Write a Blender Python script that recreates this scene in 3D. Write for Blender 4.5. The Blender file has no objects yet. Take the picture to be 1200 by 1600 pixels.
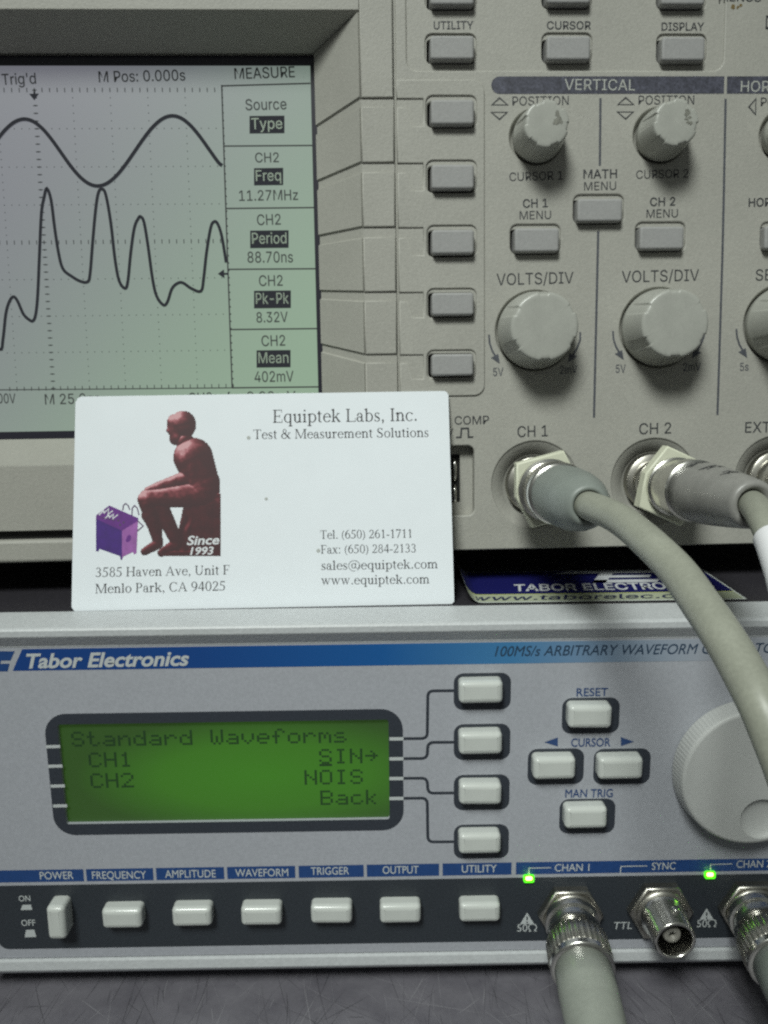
import bpy, math, random
from mathutils import Vector, Matrix, geometry
import colorsys
rnd = random.Random(7)
SC = bpy.context.scene
COL = SC.collection
MM = 0.001
W3 = lambda *a: Vector(a)

# ------------------------------------------------------------------ camera
FPX = 1288.3                                   # focal length in pixels of the 1200 x 1600 photograph
CAM = W3(0.0098, -176.079, 57.486)              # millimetres
def eul(rx, ry, rz):
    return Matrix.Rotation(rz, 3, 'Z') @ Matrix.Rotation(ry, 3, 'Y') @ Matrix.Rotation(rx, 3, 'X')
RC = eul(-0.189134396, 0.0128799224, -0.0067653659)
cd = bpy.data.cameras.new('camera'); camera = bpy.data.objects.new('camera', cd); COL.objects.link(camera)
cd.sensor_fit = 'HORIZONTAL'; cd.sensor_width = 36.0; cd.lens = FPX / 1200 * 36.0
cd.clip_start = 0.005; cd.clip_end = 50.0
m3 = Matrix((RC.col[0], RC.col[2], -RC.col[1])).transposed()
camera.matrix_world = Matrix.Translation(CAM * MM) @ m3.to_4x4()
SC.camera = camera

# ------------------------------------------------------------------ world: dim room
wd = bpy.data.worlds.new('World'); SC.world = wd; wd.use_nodes = True
nt = wd.node_tree; bg = nt.nodes['Background']
tc = nt.nodes.new('ShaderNodeTexCoord'); sp = nt.nodes.new('ShaderNodeSeparateXYZ'); cr = nt.nodes.new('ShaderNodeValToRGB')
mr = nt.nodes.new('ShaderNodeMapRange'); mr.inputs['From Min'].default_value = -1
nt.links.new(tc.outputs['Generated'], sp.inputs[0]); nt.links.new(sp.outputs['Z'], mr.inputs['Value']); nt.links.new(mr.outputs[0], cr.inputs[0]); nt.links.new(cr.outputs[0], bg.inputs['Color'])
e = cr.color_ramp.elements
e[0].position = 0.30; e[0].color = (0.26, 0.26, 0.25, 1); e[1].position = 0.80; e[1].color = (0.62, 0.68, 0.64, 1)
bg.inputs['Strength'].default_value = 0.22

# ------------------------------------------------------------------ the ceiling light above the bench
def area(name, loc, target, sx, sy, watts, col):
    l = bpy.data.lights.new(name, 'AREA'); l.shape = 'RECTANGLE'; l.size = sx; l.size_y = sy; l.energy = watts; l.color = col
    o = bpy.data.objects.new(name, l); COL.objects.link(o)
    o.location = loc; d = Vector(target) - Vector(loc); o.rotation_euler = d.to_track_quat('-Z', 'Y').to_euler()
    return o
lamp = area('ceiling_light', (-0.27, -0.84, 1.00), (0.03, 0.0, 0.01), 0.36, 0.36, 0.70, (0.95, 1.0, 0.95)); lamp.data.spread = math.radians(31)
vs = SC.view_settings
vs.view_transform = 'Standard'; vs.look = 'None'; vs.exposure = 0.0; vs.gamma = 1.0; vs.use_curve_mapping = False
SC.render.film_transparent = False
SC.cycles.use_denoising = False
SC.cycles.pixel_filter_type = 'BLACKMAN_HARRIS'; SC.cycles.filter_width = 2.3
SC.render.filter_size = 2.0
SC.cycles.sample_clamp_indirect = 6.0; SC.cycles.max_bounces = 8; SC.cycles.caustics_reflective = False; SC.cycles.caustics_refractive = False

# ------------------------------------------------------------------ measured planes
def ray(u, v):
    return RC @ W3((u - 600) / FPX, 1.0, -(v - 800) / FPX)
def cam(u, v, z):
    return CAM + ray(u, v) * z
class Plane:
    def __init__(s, o, R):
        s.o = o; s.X = R @ W3(1, 0, 0); s.Z = R @ W3(0, 0, 1); s.N = R @ W3(0, -1, 0)
    def pt(s, a, b, h=0.0): return s.o + a * s.X + b * s.Z + h * s.N
    def at(s, u, v, h=0.0):
        d = ray(u, v); t = ((s.o + h * s.N - CAM).dot(s.N)) / d.dot(s.N); q = CAM + t * d - s.o
        return (q.dot(s.X), q.dot(s.Z))
    def mm(s, u, v, h=0.0):                       # millimetres per photograph pixel there
        d = ray(u, v); return ((s.o + h * s.N - CAM).dot(s.N)) / d.dot(s.N) / FPX
G = Plane(W3(0, 0, 0), Matrix.Identity(3))                         # generator front panel
S = Plane(W3(0, 25.7189, 77), eul(-0.067663, 0, 0.0341835))        # oscilloscope front, leaning back
K = Plane(W3(-27.5022, 8.0, 0.0), eul(-0.296548, -0.0014716, 0.0122923))   # business card, leaning back

# ------------------------------------------------------------------ mesh builder
WORLD = {}
class MB:
    def __init__(s): s.v = []; s.f = []; s.m = []; s.s = []
    def vert(s, p): s.v.append(Vector(p)); return len(s.v) - 1
    def face(s, idx, m=0, smooth=False): s.f.append(tuple(idx)); s.m.append(m); s.s.append(smooth)
    def build(s, name, mats, parent=None, origin=None):
        if not isinstance(mats, (list, tuple)): mats = [mats]
        if origin is None:
            lo = [min(p[i] for p in s.v) for i in range(3)]; hi = [max(p[i] for p in s.v) for i in range(3)]
            origin = Vector([(a + b) / 2 for a, b in zip(lo, hi)])
        me = bpy.data.meshes.new(name)
        me.from_pydata([tuple((p - origin) * MM) for p in s.v], [], s.f)
        for mt in mats: me.materials.append(mt)
        me.polygons.foreach_set('material_index', s.m); me.polygons.foreach_set('use_smooth', s.s); me.update()
        o = bpy.data.objects.new(name, me); COL.objects.link(o)
        WORLD[o.name] = origin.copy()
        if parent is not None:
            o.parent = parent; o.location = (origin - WORLD[parent.name]) * MM
        else: o.location = origin * MM
        return o
def thing(name, label, cat, loc, group=None):
    o = bpy.data.objects.new(name, None); COL.objects.link(o); o.location = Vector(loc) * MM; WORLD[o.name] = Vector(loc)
    o.empty_display_size = 0.01
    return tag(o, label, cat, group)
def tag(o, label, cat, group=None):
    o['label'] = label; o['category'] = cat
    if group: o['group'] = group
    return o

def rrect(a0, b0, a1, b1, r, n=5):
    if a0 > a1: a0, a1 = a1, a0
    if b0 > b1: b0, b1 = b1, b0
    r = min(r, (a1 - a0) / 2 - 1e-4, (b1 - b0) / 2 - 1e-4); P = []
    for cx, cy, s in ((a1 - r, b0 + r, -90), (a1 - r, b1 - r, 0), (a0 + r, b1 - r, 90), (a0 + r, b0 + r, 180)):
        for k in range(n + 1):
            t = math.radians(s + 90 * k / n); P.append((cx + r * math.cos(t), cy + r * math.sin(t)))
    return P
def ring(cx, cy, r, n=48, ry=None):
    ry = ry or r
    return [(cx + r * math.cos(2 * math.pi * k / n), cy + ry * math.sin(2 * math.pi * k / n)) for k in range(n)]
def signed(P): return sum(P[i - 1][0] * P[i][1] - P[i][0] * P[i - 1][1] for i in range(len(P))) / 2
def ccw(P): return P if signed(P) > 0 else P[::-1]
def cw(P): return P if signed(P) < 0 else P[::-1]
def offset(P, d):
    n = len(P); out = []
    for i in range(n):
        p0, p, p1 = Vector(P[i - 1]), Vector(P[i]), Vector(P[(i + 1) % n])
        e0 = (p - p0); e1 = (p1 - p)
        if e0.length < 1e-9: e0 = e1
        if e1.length < 1e-9: e1 = e0
        n0 = Vector((-e0.y, e0.x)).normalized(); n1 = Vector((-e1.y, e1.x)).normalized()
        k = 1 + n0.dot(n1); b = (n0 + n1) / max(k, 0.35); out.append(tuple(p + b * d))
    return out
def fill(mb, pt, loops, h, mat, up=True):
    flat = [q for L in loops for q in L]
    ids = [mb.vert(pt(a, b, h)) for a, b in flat]
    for t in geometry.tessellate_polygon([[Vector((a, b, 0)) for a, b in L] for L in loops]):
        a, b, c = (Vector(flat[i]) for i in t)
        ar = (b - a).cross(c - a)
        if abs(ar) < 1e-10: continue
        t = t if (ar > 0) == up else t[::-1]
        mb.face([ids[i] for i in t], mat)
def prism(mb, pl, outline, holes=(), h0=-1.0, h1=0.0, ch=0.0, n=3, mat=0, back=False):
    loops = [ccw(outline)] + [cw(H) for H in holes]
    steps = [(0.0, h0)]
    if ch > 0:
        for k in range(n + 1):
            t = math.pi / 2 * k / n; steps.append((ch * (1 - math.cos(t)), h1 - ch + ch * math.sin(t)))
    else: steps.append((0.0, h1))
    top = []
    for L in loops:
        prev = None
        for j, (d, h) in enumerate(steps):
            Q = offset(L, d) if d > 0 else L
            ids = [mb.vert(pl.pt(a, b, h)) for a, b in Q]
            if prev:
                for i in range(len(L)):
                    k = (i + 1) % len(L); mb.face((prev[i], prev[k], ids[k], ids[i]), mat, j > 1)
            prev = ids
        top.append(Q)
    fill(mb, pl.pt, top, h1, mat)
    if back: fill(mb, pl.pt, loops, h0, mat, False)
def sheet(mb, pl, outline, holes=(), h=0.05, mat=0):
    fill(mb, pl.pt, [ccw(outline)] + [cw(H) for H in holes], h, mat)
class Axis:
    def __init__(s, o, n, up=W3(0, 0, 1)):
        s.o = o; s.N = n.normalized(); s.X = up.cross(-s.N).normalized() * -1; s.X = s.N.cross(up).normalized() * -1; s.Z = s.N.cross(s.X).normalized()
        if s.Z.dot(up) < 0: s.Z = -s.Z
        # right-handed seen from the front: X to the right, Z up, N toward the viewer
        if s.X.cross(s.Z).dot(s.N) < 0: s.X = -s.X
    def pt(s, a, b, h=0.0): return s.o + a * s.X + b * s.Z + h * s.N
def axis_on(pl, u, v, h=0.0):
    a, b = pl.at(u, v, h); return Axis(pl.pt(a, b, h), pl.N, pl.Z)
def lathe(mb, ax, prof, seg=48, mod=None, mat=0, smooth=True, sharp=()):
    prev = None
    for j, (h, r) in enumerate(prof):
        if r <= 1e-6: ids = [mb.vert(ax.pt(0, 0, h))] * seg
        else:
            ids = []
            for k in range(seg):
                t = 2 * math.pi * k / seg; rr = mod(t, h, r) if mod else r
                ids.append(mb.vert(ax.pt(rr * math.cos(t), rr * math.sin(t), h)))
        if prev:
            for k in range(seg):
                q = (k + 1) % seg; f = []
                for i in (prev[k], prev[q], ids[q], ids[k]):
                    if i not in f: f.append(i)
                if len(f) > 2: mb.face(f, mat, smooth)
        prev = ids
        if j in sharp:
            prev = [mb.vert(mb.v[i]) for i in ids]
def spline(P, n):
    out = []; P = [Vector(p) for p in P]; Q = [2 * P[0] - P[1]] + P + [2 * P[-1] - P[-2]]
    for i in range(1, len(Q) - 2):
        for k in range(n):
            t = k / n; a, b, c, d = Q[i - 1], Q[i], Q[i + 1], Q[i + 2]
            out.append(0.5 * (2 * b + (c - a) * t + (2 * a - 5 * b + 4 * c - d) * t * t + (3 * b - a - 3 * c + d) * t ** 3))
    out.append(P[-1]); return out
def tube(mb, pts, r, seg=24, mat=0, cap=True):
    up = W3(0.3, 0.2, 1); prev = None
    for i, p in enumerate(pts):
        t = (pts[min(i + 1, len(pts) - 1)] - pts[max(i - 1, 0)]).normalized()
        x = t.cross(up).normalized(); z = x.cross(t).normalized(); up = z
        rr = r(i / (len(pts) - 1)) if callable(r) else r
        ids = [mb.vert(p + rr * (math.cos(2 * math.pi * k / seg) * x + math.sin(2 * math.pi * k / seg) * z)) for k in range(seg)]
        if prev:
            for k in range(seg): mb.face((prev[k], prev[(k + 1) % seg], ids[(k + 1) % seg], ids[k]), mat, True)
        elif cap: mb.face(ids[::-1], mat)
        prev = ids
    if cap: mb.face(prev, mat)
def ribbon(mb, pl, P, w, h=0.05, mat=0, closed=False):
    n = len(P); L = []
    for i in range(n):
        p = Vector(P[i]); a = Vector(P[i - 1]) if i or closed else p; b = Vector(P[(i + 1) % n]) if i < n - 1 or closed else p
        d0 = (p - a).normalized() if (p - a).length > 1e-9 else (b - p).normalized()
        d1 = (b - p).normalized() if (b - p).length > 1e-9 else d0
        n0 = Vector((-d0.y, d0.x)); n1 = Vector((-d1.y, d1.x)); k = (n0 + n1) / max(1 + n0.dot(n1), 0.4)
        L.append((mb.vert(pl.pt(*(p + k * w / 2), h)), mb.vert(pl.pt(*(p - k * w / 2), h))))
    for i in range(n if closed else n - 1):
        a, b = L[i], L[(i + 1) % n]; mb.face((a[1], b[1], b[0], a[0]), mat)
def pxline(mb, pl, P, wpx, h=0.05, mat=0, closed=False, ph=0.0):
    ribbon(mb, pl, [pl.at(u, v, ph) for u, v in P], wpx * pl.mm(*P[0], ph), ph + h, mat, closed)
def pxpoly(mb, pl, P, h=0.05, mat=0, ph=0.0):
    sheet(mb, pl, [pl.at(u, v, ph) for u, v in P], (), ph + h, mat)

# ------------------------------------------------------------------ lettering
_cache = {}
def glyphs(s, bold, shear, space):
    key = (s, bold, shear, space)
    if key not in _cache:
        c = bpy.data.curves.new('t', 'FONT'); c.body = s; c.offset = bold; c.shear = shear; c.space_character = space; c.resolution_u = 4
        o = bpy.data.objects.new('t', c); COL.objects.link(o)
        me = bpy.data.meshes.new_from_object(o.evaluated_get(bpy.context.evaluated_depsgraph_get()))
        V = [(v.co.x, v.co.y) for v in me.vertices]; F = [tuple(p.vertices) for p in me.polygons]
        bpy.data.objects.remove(o); bpy.data.curves.remove(c); bpy.data.meshes.remove(me)
        _cache[key] = (V, F)
    return _cache[key]
CAPH = max(v[1] for v in glyphs('H', 0, 0, 1)[0])
def place(mb, pl, V, F, caph, u0, v0, u1, v1, cap, h, mat, ph):
    x0 = min(v[0] for v in V); x1 = max(v[0] for v in V)
    p0 = Vector(pl.at(u0, v0, ph)); p1 = Vector(pl.at(u1, v1, ph)); d = p1 - p0
    q = Vector(pl.at(u0, v0 - cap, ph)); ch = abs((q - p0).dot(Vector((-d.y, d.x)).normalized()))
    ex = d / (x1 - x0); ey = Vector((-d.y, d.x)).normalized() * ch / caph
    base = len(mb.v)
    for x, y in V: mb.vert(pl.pt(*(p0 + (x - x0) * ex + y * ey), ph + h))
    for f in F:
        A = sum((V[f[i - 1]][0] * V[f[i]][1] - V[f[i]][0] * V[f[i - 1]][1]) for i in range(len(f)))
        f = f if A > 0 else f[::-1]; mb.face([base + i for i in f], mat)
def text(mb, pl, s, u0, v0, u1, v1, cap, bold=0.0, shear=0.0, h=0.06, mat=0, ph=0.0, space=1.0):
    if bold > 0 and 'M' in s:                     # the built-in M does not take an outline offset: thicken it by overprinting
        V, F = glyphs(s, 0.0, shear, space); W = [(x + d, y + e) for d, e in ((-bold, 0), (bold, 0), (0, -bold * .6), (0, bold * .6)) for x, y in V]; n = len(V)
        for k in range(4):
            V4 = W[k * n:(k + 1) * n]; w = (max(v[0] for v in V) - min(v[0] for v in V)); f = (W[k * n][0] - V[0][0]) / w; du = (u1 - u0) * f; dv = (W[k * n][1] - V[0][1]) / CAPH * cap
            place(mb, pl, V4, F, CAPH, u0 + du, v0 - dv, u1 + du, v1 - dv, cap, h + 0.004 * k, mat, ph) if True else None
        return
    V, F = glyphs(s, bold, shear, space); place(mb, pl, V, F, CAPH, u0, v0, u1, v1, cap, h, mat, ph)

# a small serif face for the card: stems, thin bars, modulated bowls (cap height 1)
def _arc(cx, cy, rx, ry, a0, a1, wx=.13, wy=.05, n=14):
    o, i = [], []
    for k in range(n + 1):
        t = math.radians(a0 + (a1 - a0) * k / n); o.append((cx + rx * math.cos(t), cy + ry * math.sin(t))); i.append((cx + (rx - wx) * math.cos(t), cy + (ry - wy) * math.sin(t)))
    return [[o[k], o[k + 1], i[k + 1], i[k]] for k in range(n)]
def _st(x, y0, y1, s='tb', w=.125, sw=.10):
    P = [[(x, y0), (x + w, y0), (x + w, y1), (x, y1)]]
    if 'b' in s: P.append([(x - sw, y0), (x + w + sw, y0), (x + w + sw, y0 + .035), (x + w, y0 + .08), (x, y0 + .08), (x - sw, y0 + .035)])
    if 't' in s: P.append([(x - sw, y1), (x - sw, y1 - .035), (x, y1 - .08), (x + w, y1 - .08), (x + w + sw, y1 - .035), (x + w + sw, y1)])
    if 'f' in s: P.append([(x, y1 - .16), (x + .02, y1), (x - sw, y1 - .07), (x - sw, y1 - .10)])
    return P
def _r(x0, y0, x1, y1): return [[(x0, y0), (x1, y0), (x1, y1), (x0, y1)]]
def _d(x, y, r): return [[(x + r * math.cos(k * math.pi / 5), y + r * math.sin(k * math.pi / 5)) for k in range(10)]]
def _l(x0, y0, x1, y1, w): return [[(x0, y0), (x0 + w, y0), (x1 + w, y1), (x1, y1)]]
X = .68
def serif_table():
    T = {}
    T['E'] = (.86, _st(.15, 0, 1) + _r(.2, .955, .76, 1) + _r(.2, 0, .8, .045) + _r(.2, .48, .6, .525) + _r(.56, .38, .6, .62) + _r(.72, .78, .76, 1) + _r(.76, 0, .8, .25))
    T['F'] = (.80, _st(.15, 0, 1) + _r(.2, .955, .74, 1) + _r(.2, .48, .58, .525) + _r(.54, .38, .58, .62) + _r(.70, .78, .74, 1))
    T['L'] = (.84, _st(.15, 0, 1) + _r(.2, 0, .8, .045) + _r(.76, 0, .8, .27))
    T['I'] = (.46, _st(.17, 0, 1))
    T['T'] = (.88, _st(.38, 0, 1, 'b') + _r(.04, .955, .84, 1) + _r(.04, .78, .08, 1) + _r(.80, .78, .84, 1))
    T['H'] = (1.06, _st(.14, 0, 1) + _st(.78, 0, 1) + _r(.2, .48, .8, .53))
    T['M'] = (1.28, _st(.13, 0, 1, 'tb', .06) + _st(1.02, 0, 1) + _l(.13, 1, .56, 0, .13)[:0] + [[(.12, 1), (.28, 1), (.68, .05), (.60, 0)]] + [[(.60, 0), (.66, 0), (1.08, 1), (1.02, 1)]])
    T['A'] = (1.02, [[(.10, 0), (.16, 0), (.53, .95), (.49, 1)]] + [[(.47, 1), (.54, 1), (.92, 0), (.77, 0)]] + _r(.28, .32, .72, .365) + _r(.0, 0, .27, .035) + _r(.66, 0, 1.02, .035))
    T['U'] = (1.05, _st(.15, .3, 1, 't') + _arc(.50, .34, .35, .35, 180, 360, .125, .06) + _st(.80, .3, 1, 't', .05) )
    T['P'] = (.82, _st(.15, 0, 1) + _arc(.40, .735, .34, .265, -90, 90, .13, .045) + _r(.2, .955, .42, 1) + _r(.2, .47, .42, .515))
    T['C'] = (.96, _arc(.52, .5, .46, .52, 42, 318, .13, .05) + _r(.82, .70, .86, 1.0) + _d(.84, .18, .03))
    T['S'] = (.78, _arc(.38, .75, .28, .27, 20, 250, .11, .05) + _arc(.38, .25, .30, .27, -110, 120, .12, .05) + [[(.16, .60), (.26, .68), (.62, .40), (.52, .32)]] + _r(.60, .74, .64, 1.0) + _r(.08, 0, .12, .28) + _arc(.38, .25, .30, .27, 190, 260, .06, .05))
    T['&'] = (1.10, _arc(.40, .78, .20, .24, 0, 360, .08, .05) + _arc(.34, .27, .30, .29, 60, 330, .12, .05) + [[(.25, .62), (.40, .66), (.98, .06), (.82, 0)]] + [[(.60, .18), (.66, .14), (.92, .62), (.86, .62)]] + _r(.72, .60, 1.04, .64) + _r(.80, 0, 1.05, .04))
    lo = _arc(.36, .335, .32, .355, 0, 360, .12, .045, 22)
    T['o'] = (.72, lo)
    T['c'] = (.66, _arc(.36, .335, .32, .355, 45, 320, .12, .045) + _d(.56, .56, .06))
    T['e'] = (.68, _arc(.36, .335, .32, .355, 0, 325, .12, .045) + _r(.10, .38, .64, .425) + _r(.60, .335, .68, .425)[:0])
    T['a'] = (.66, _st(.40, .06, .48, '', .115) + _arc(.30, .46, .215, .225, 0, 160, .10, .05) + _arc(.27, .19, .23, .205, 30, 330, .11, .045) + _d(.13, .50, .06) + [[(.40, .10), (.515, .12), (.56, .03), (.64, .07), (.63, .0), (.50, -.03)]])
    T['b'] = (.76, _st(.12, 0, 1.02, 'f') + _arc(.38, .335, .32, .355, -140, 140, .12, .05))
    T['q'] = (.76, _st(.52, -.30, .68, 'b') + _arc(.38, .335, .32, .355, 40, 320, .12, .05))
    T['p'] = (.76, _st(.12, -.30, .68, 'bf') + _arc(.40, .335, .32, .355, -140, 140, .12, .05))
    T['d'] = (.76, _st(.52, 0, 1.02, 'f') + _arc(.38, .335, .32, .355, 40, 320, .12, .05))
    T['u'] = (.76, _st(.12, .15, .68, 'f') + _st(.50, 0, .68, 'f') + _arc(.35, .24, .23, .27, 180, 330, .115, .07) + _r(.6, 0, .72, .05))
    T['n'] = (.78, _st(.13, 0, .68, 'bf') + _st(.53, 0, .48, 'b') + _arc(.42, .42, .235, .27, 0, 150, .12, .08))
    T['m'] = (1.18, _st(.13, 0, .68, 'bf') + _st(.50, 0, .48, 'b', .125, .07) + _st(.90, 0, .48, 'b') + _arc(.40, .42, .225, .27, 0, 150, .12, .08) + _arc(.79, .42, .235, .27, 0, 150, .12, .08))
    T['r'] = (.56, _st(.13, 0, .68, 'bf') + _arc(.40, .45, .18, .23, 60, 160, .08, .08) + _d(.46, .60, .07))
    T['i'] = (.40, _st(.13, 0, .68, 'bf') + _d(.19, .92, .075))
    T['l'] = (.40, _st(.13, 0, 1.02, 'bf'))
    T['k'] = (.78, _st(.12, 0, 1.02, 'bf') + [[(.22, .30), (.28, .30), (.62, .65), (.54, .65)]] + [[(.32, .38), (.42, .45), (.74, 0), (.58, 0)]] + _r(.44, .645, .72, .68) + _r(.50, 0, .78, .035))
    T['s'] = (.54, _arc(.27, .50, .20, .19, 30, 250, .09, .045) + _arc(.27, .175, .21, .195, -110, 130, .09, .045) + [[(.10, .40), (.18, .47), (.44, .28), (.36, .20)]] + _r(.40, .48, .43, .68) + _r(.06, 0, .09, .2) + _arc(.27, .175, .21, .195, 195, 260, .05, .045))
    T['t'] = (.46, _st(.14, .12, .86, '', .115) + _r(.03, .63, .40, .68) + _arc(.30, .14, .165, .165, 180, 310, .115, .06) + [[(.03, .64), (.14, .64), (.2, .86)]])
    T['v'] = (.74, [[(.08, .68), (.22, .68), (.43, .1), (.36, -.02)]] + [[(.36, -.02), (.40, -.02), (.64, .68), (.58, .68)]] + _r(.0, .645, .30, .68) + _r(.48, .645, .74, .68))
    T['w'] = (1.06, [[(.08, .68), (.21, .68), (.37, .1), (.31, -.02)]] + [[(.31, -.02), (.35, -.02), (.55, .6), (.50, .62)]] + [[(.44, .68), (.57, .68), (.73, .1), (.67, -.02)]] + [[(.67, -.02), (.71, -.02), (.95, .68), (.89, .68)]] + _r(.0, .645, .29, .68) + _r(.38, .645, .64, .68) + _r(.80, .645, 1.04, .68))
    T['x'] = (.74, [[(.10, .68), (.26, .68), (.64, 0), (.48, 0)]] + [[(.10, 0), (.15, 0), (.62, .68), (.57, .68)]] + _r(.02, .645, .32, .68) + _r(.46, .645, .72, .68) + _r(0, 0, .27, .035) + _r(.42, 0, .74, .035))
    T['@'] = (1.36, _arc(.68, .40, .62, .60, -60, 280, .06, .05, 30) + _arc(.62, .40, .25, .29, 30, 330, .10, .05) + [[(.80, .70), (.88, .70), (.84, .20), (.76, .20)]] + _arc(1.0, .36, .24, .26, 200, 400, .05, .05))
    T['.'] = (.36, _d(.18, .07, .08)); T[':'] = (.40, _d(.19, .07, .08) + _d(.19, .60, .08))
    T[','] = (.36, _d(.18, .07, .08) + [[(.18, .0), (.26, .05), (.22, -.12), (.12, -.2)]])
    T['-'] = (.46, _r(.06, .28, .42, .37)); T[' '] = (.36, [])
    T['('] = (.46, _arc(.62, .38, .52, .68, 120, 240, .10, .03)); T[')'] = (.46, _arc(-.16, .38, .52, .68, -60, 60, .10, .03))
    T['0'] = (.74, _arc(.37, .5, .32, .52, 0, 360, .12, .045, 24))
    T['1'] = (.74, _st(.33, 0, 1, 'b') + [[(.33, .84), (.45, 1), (.42, 1), (.16, .88), (.16, .85)]])
    T['2'] = (.74, _arc(.36, .72, .28, .28, -30, 170, .12, .05) + [[(.06, 0), (.18, .08), (.62, .58), (.50, .60)]] + _r(.06, 0, .64, .09) + [[(.58, .0), (.64, .0), (.70, .24), (.66, .24)]])
    T['3'] = (.74, _arc(.34, .76, .25, .25, -80, 160, .11, .05) + _arc(.32, .27, .31, .28, -130, 85, .12, .05) + _r(.24, .50, .40, .545) + _d(.12, .10, .06))
    T['4'] = (.74, _st(.44, 0, 1, '') + _r(.04, .25, .70, .33) + [[(.04, .27), (.10, .27), (.50, 1), (.44, 1)]])
    T['5'] = (.74, _arc(.30, .31, .34, .32, -130, 110, .12, .05) + _r(.20, .90, .64, 1) + [[(.20, 1), (.26, 1), (.20, .55), (.13, .57)]] + _d(.10, .08, .06))
    T['6'] = (.74, _arc(.38, .32, .31, .33, 0, 360, .12, .045, 22) + _arc(.68, .42, .62, .62, 105, 190, .12, .05))
    T['7'] = (.74, _r(.08, .90, .68, 1) + [[(.22, 0), (.33, 0), (.68, .95), (.60, .95)]] + _r(.08, .78, .12, 1))
    T['8'] = (.74, _arc(.37, .75, .25, .26, 0, 360, .10, .045, 20) + _arc(.37, .26, .30, .28, 0, 360, .11, .045, 20))
    T['9'] = (.74, _arc(.36, .68, .31, .33, 0, 360, .12, .045, 22) + _arc(.06, .58, .62, .62, -75, 10, .12, .05))
    return T
SERIF = serif_table()
def serif(mb, pl, s, u0, v0, u1, v1, cap, h=0.05, mat=0):
    V, F, x = [], [], 0.0
    for c in s:
        w, P = SERIF[c]
        for q in P:
            b = len(V); V += [(x + a, y) for a, y in q]; F.append(tuple(range(b, b + len(q))))
        x += w
    place(mb, pl, V, F, 1.0, u0, v0, u1, v1, cap, h, mat, 0.0)

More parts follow.
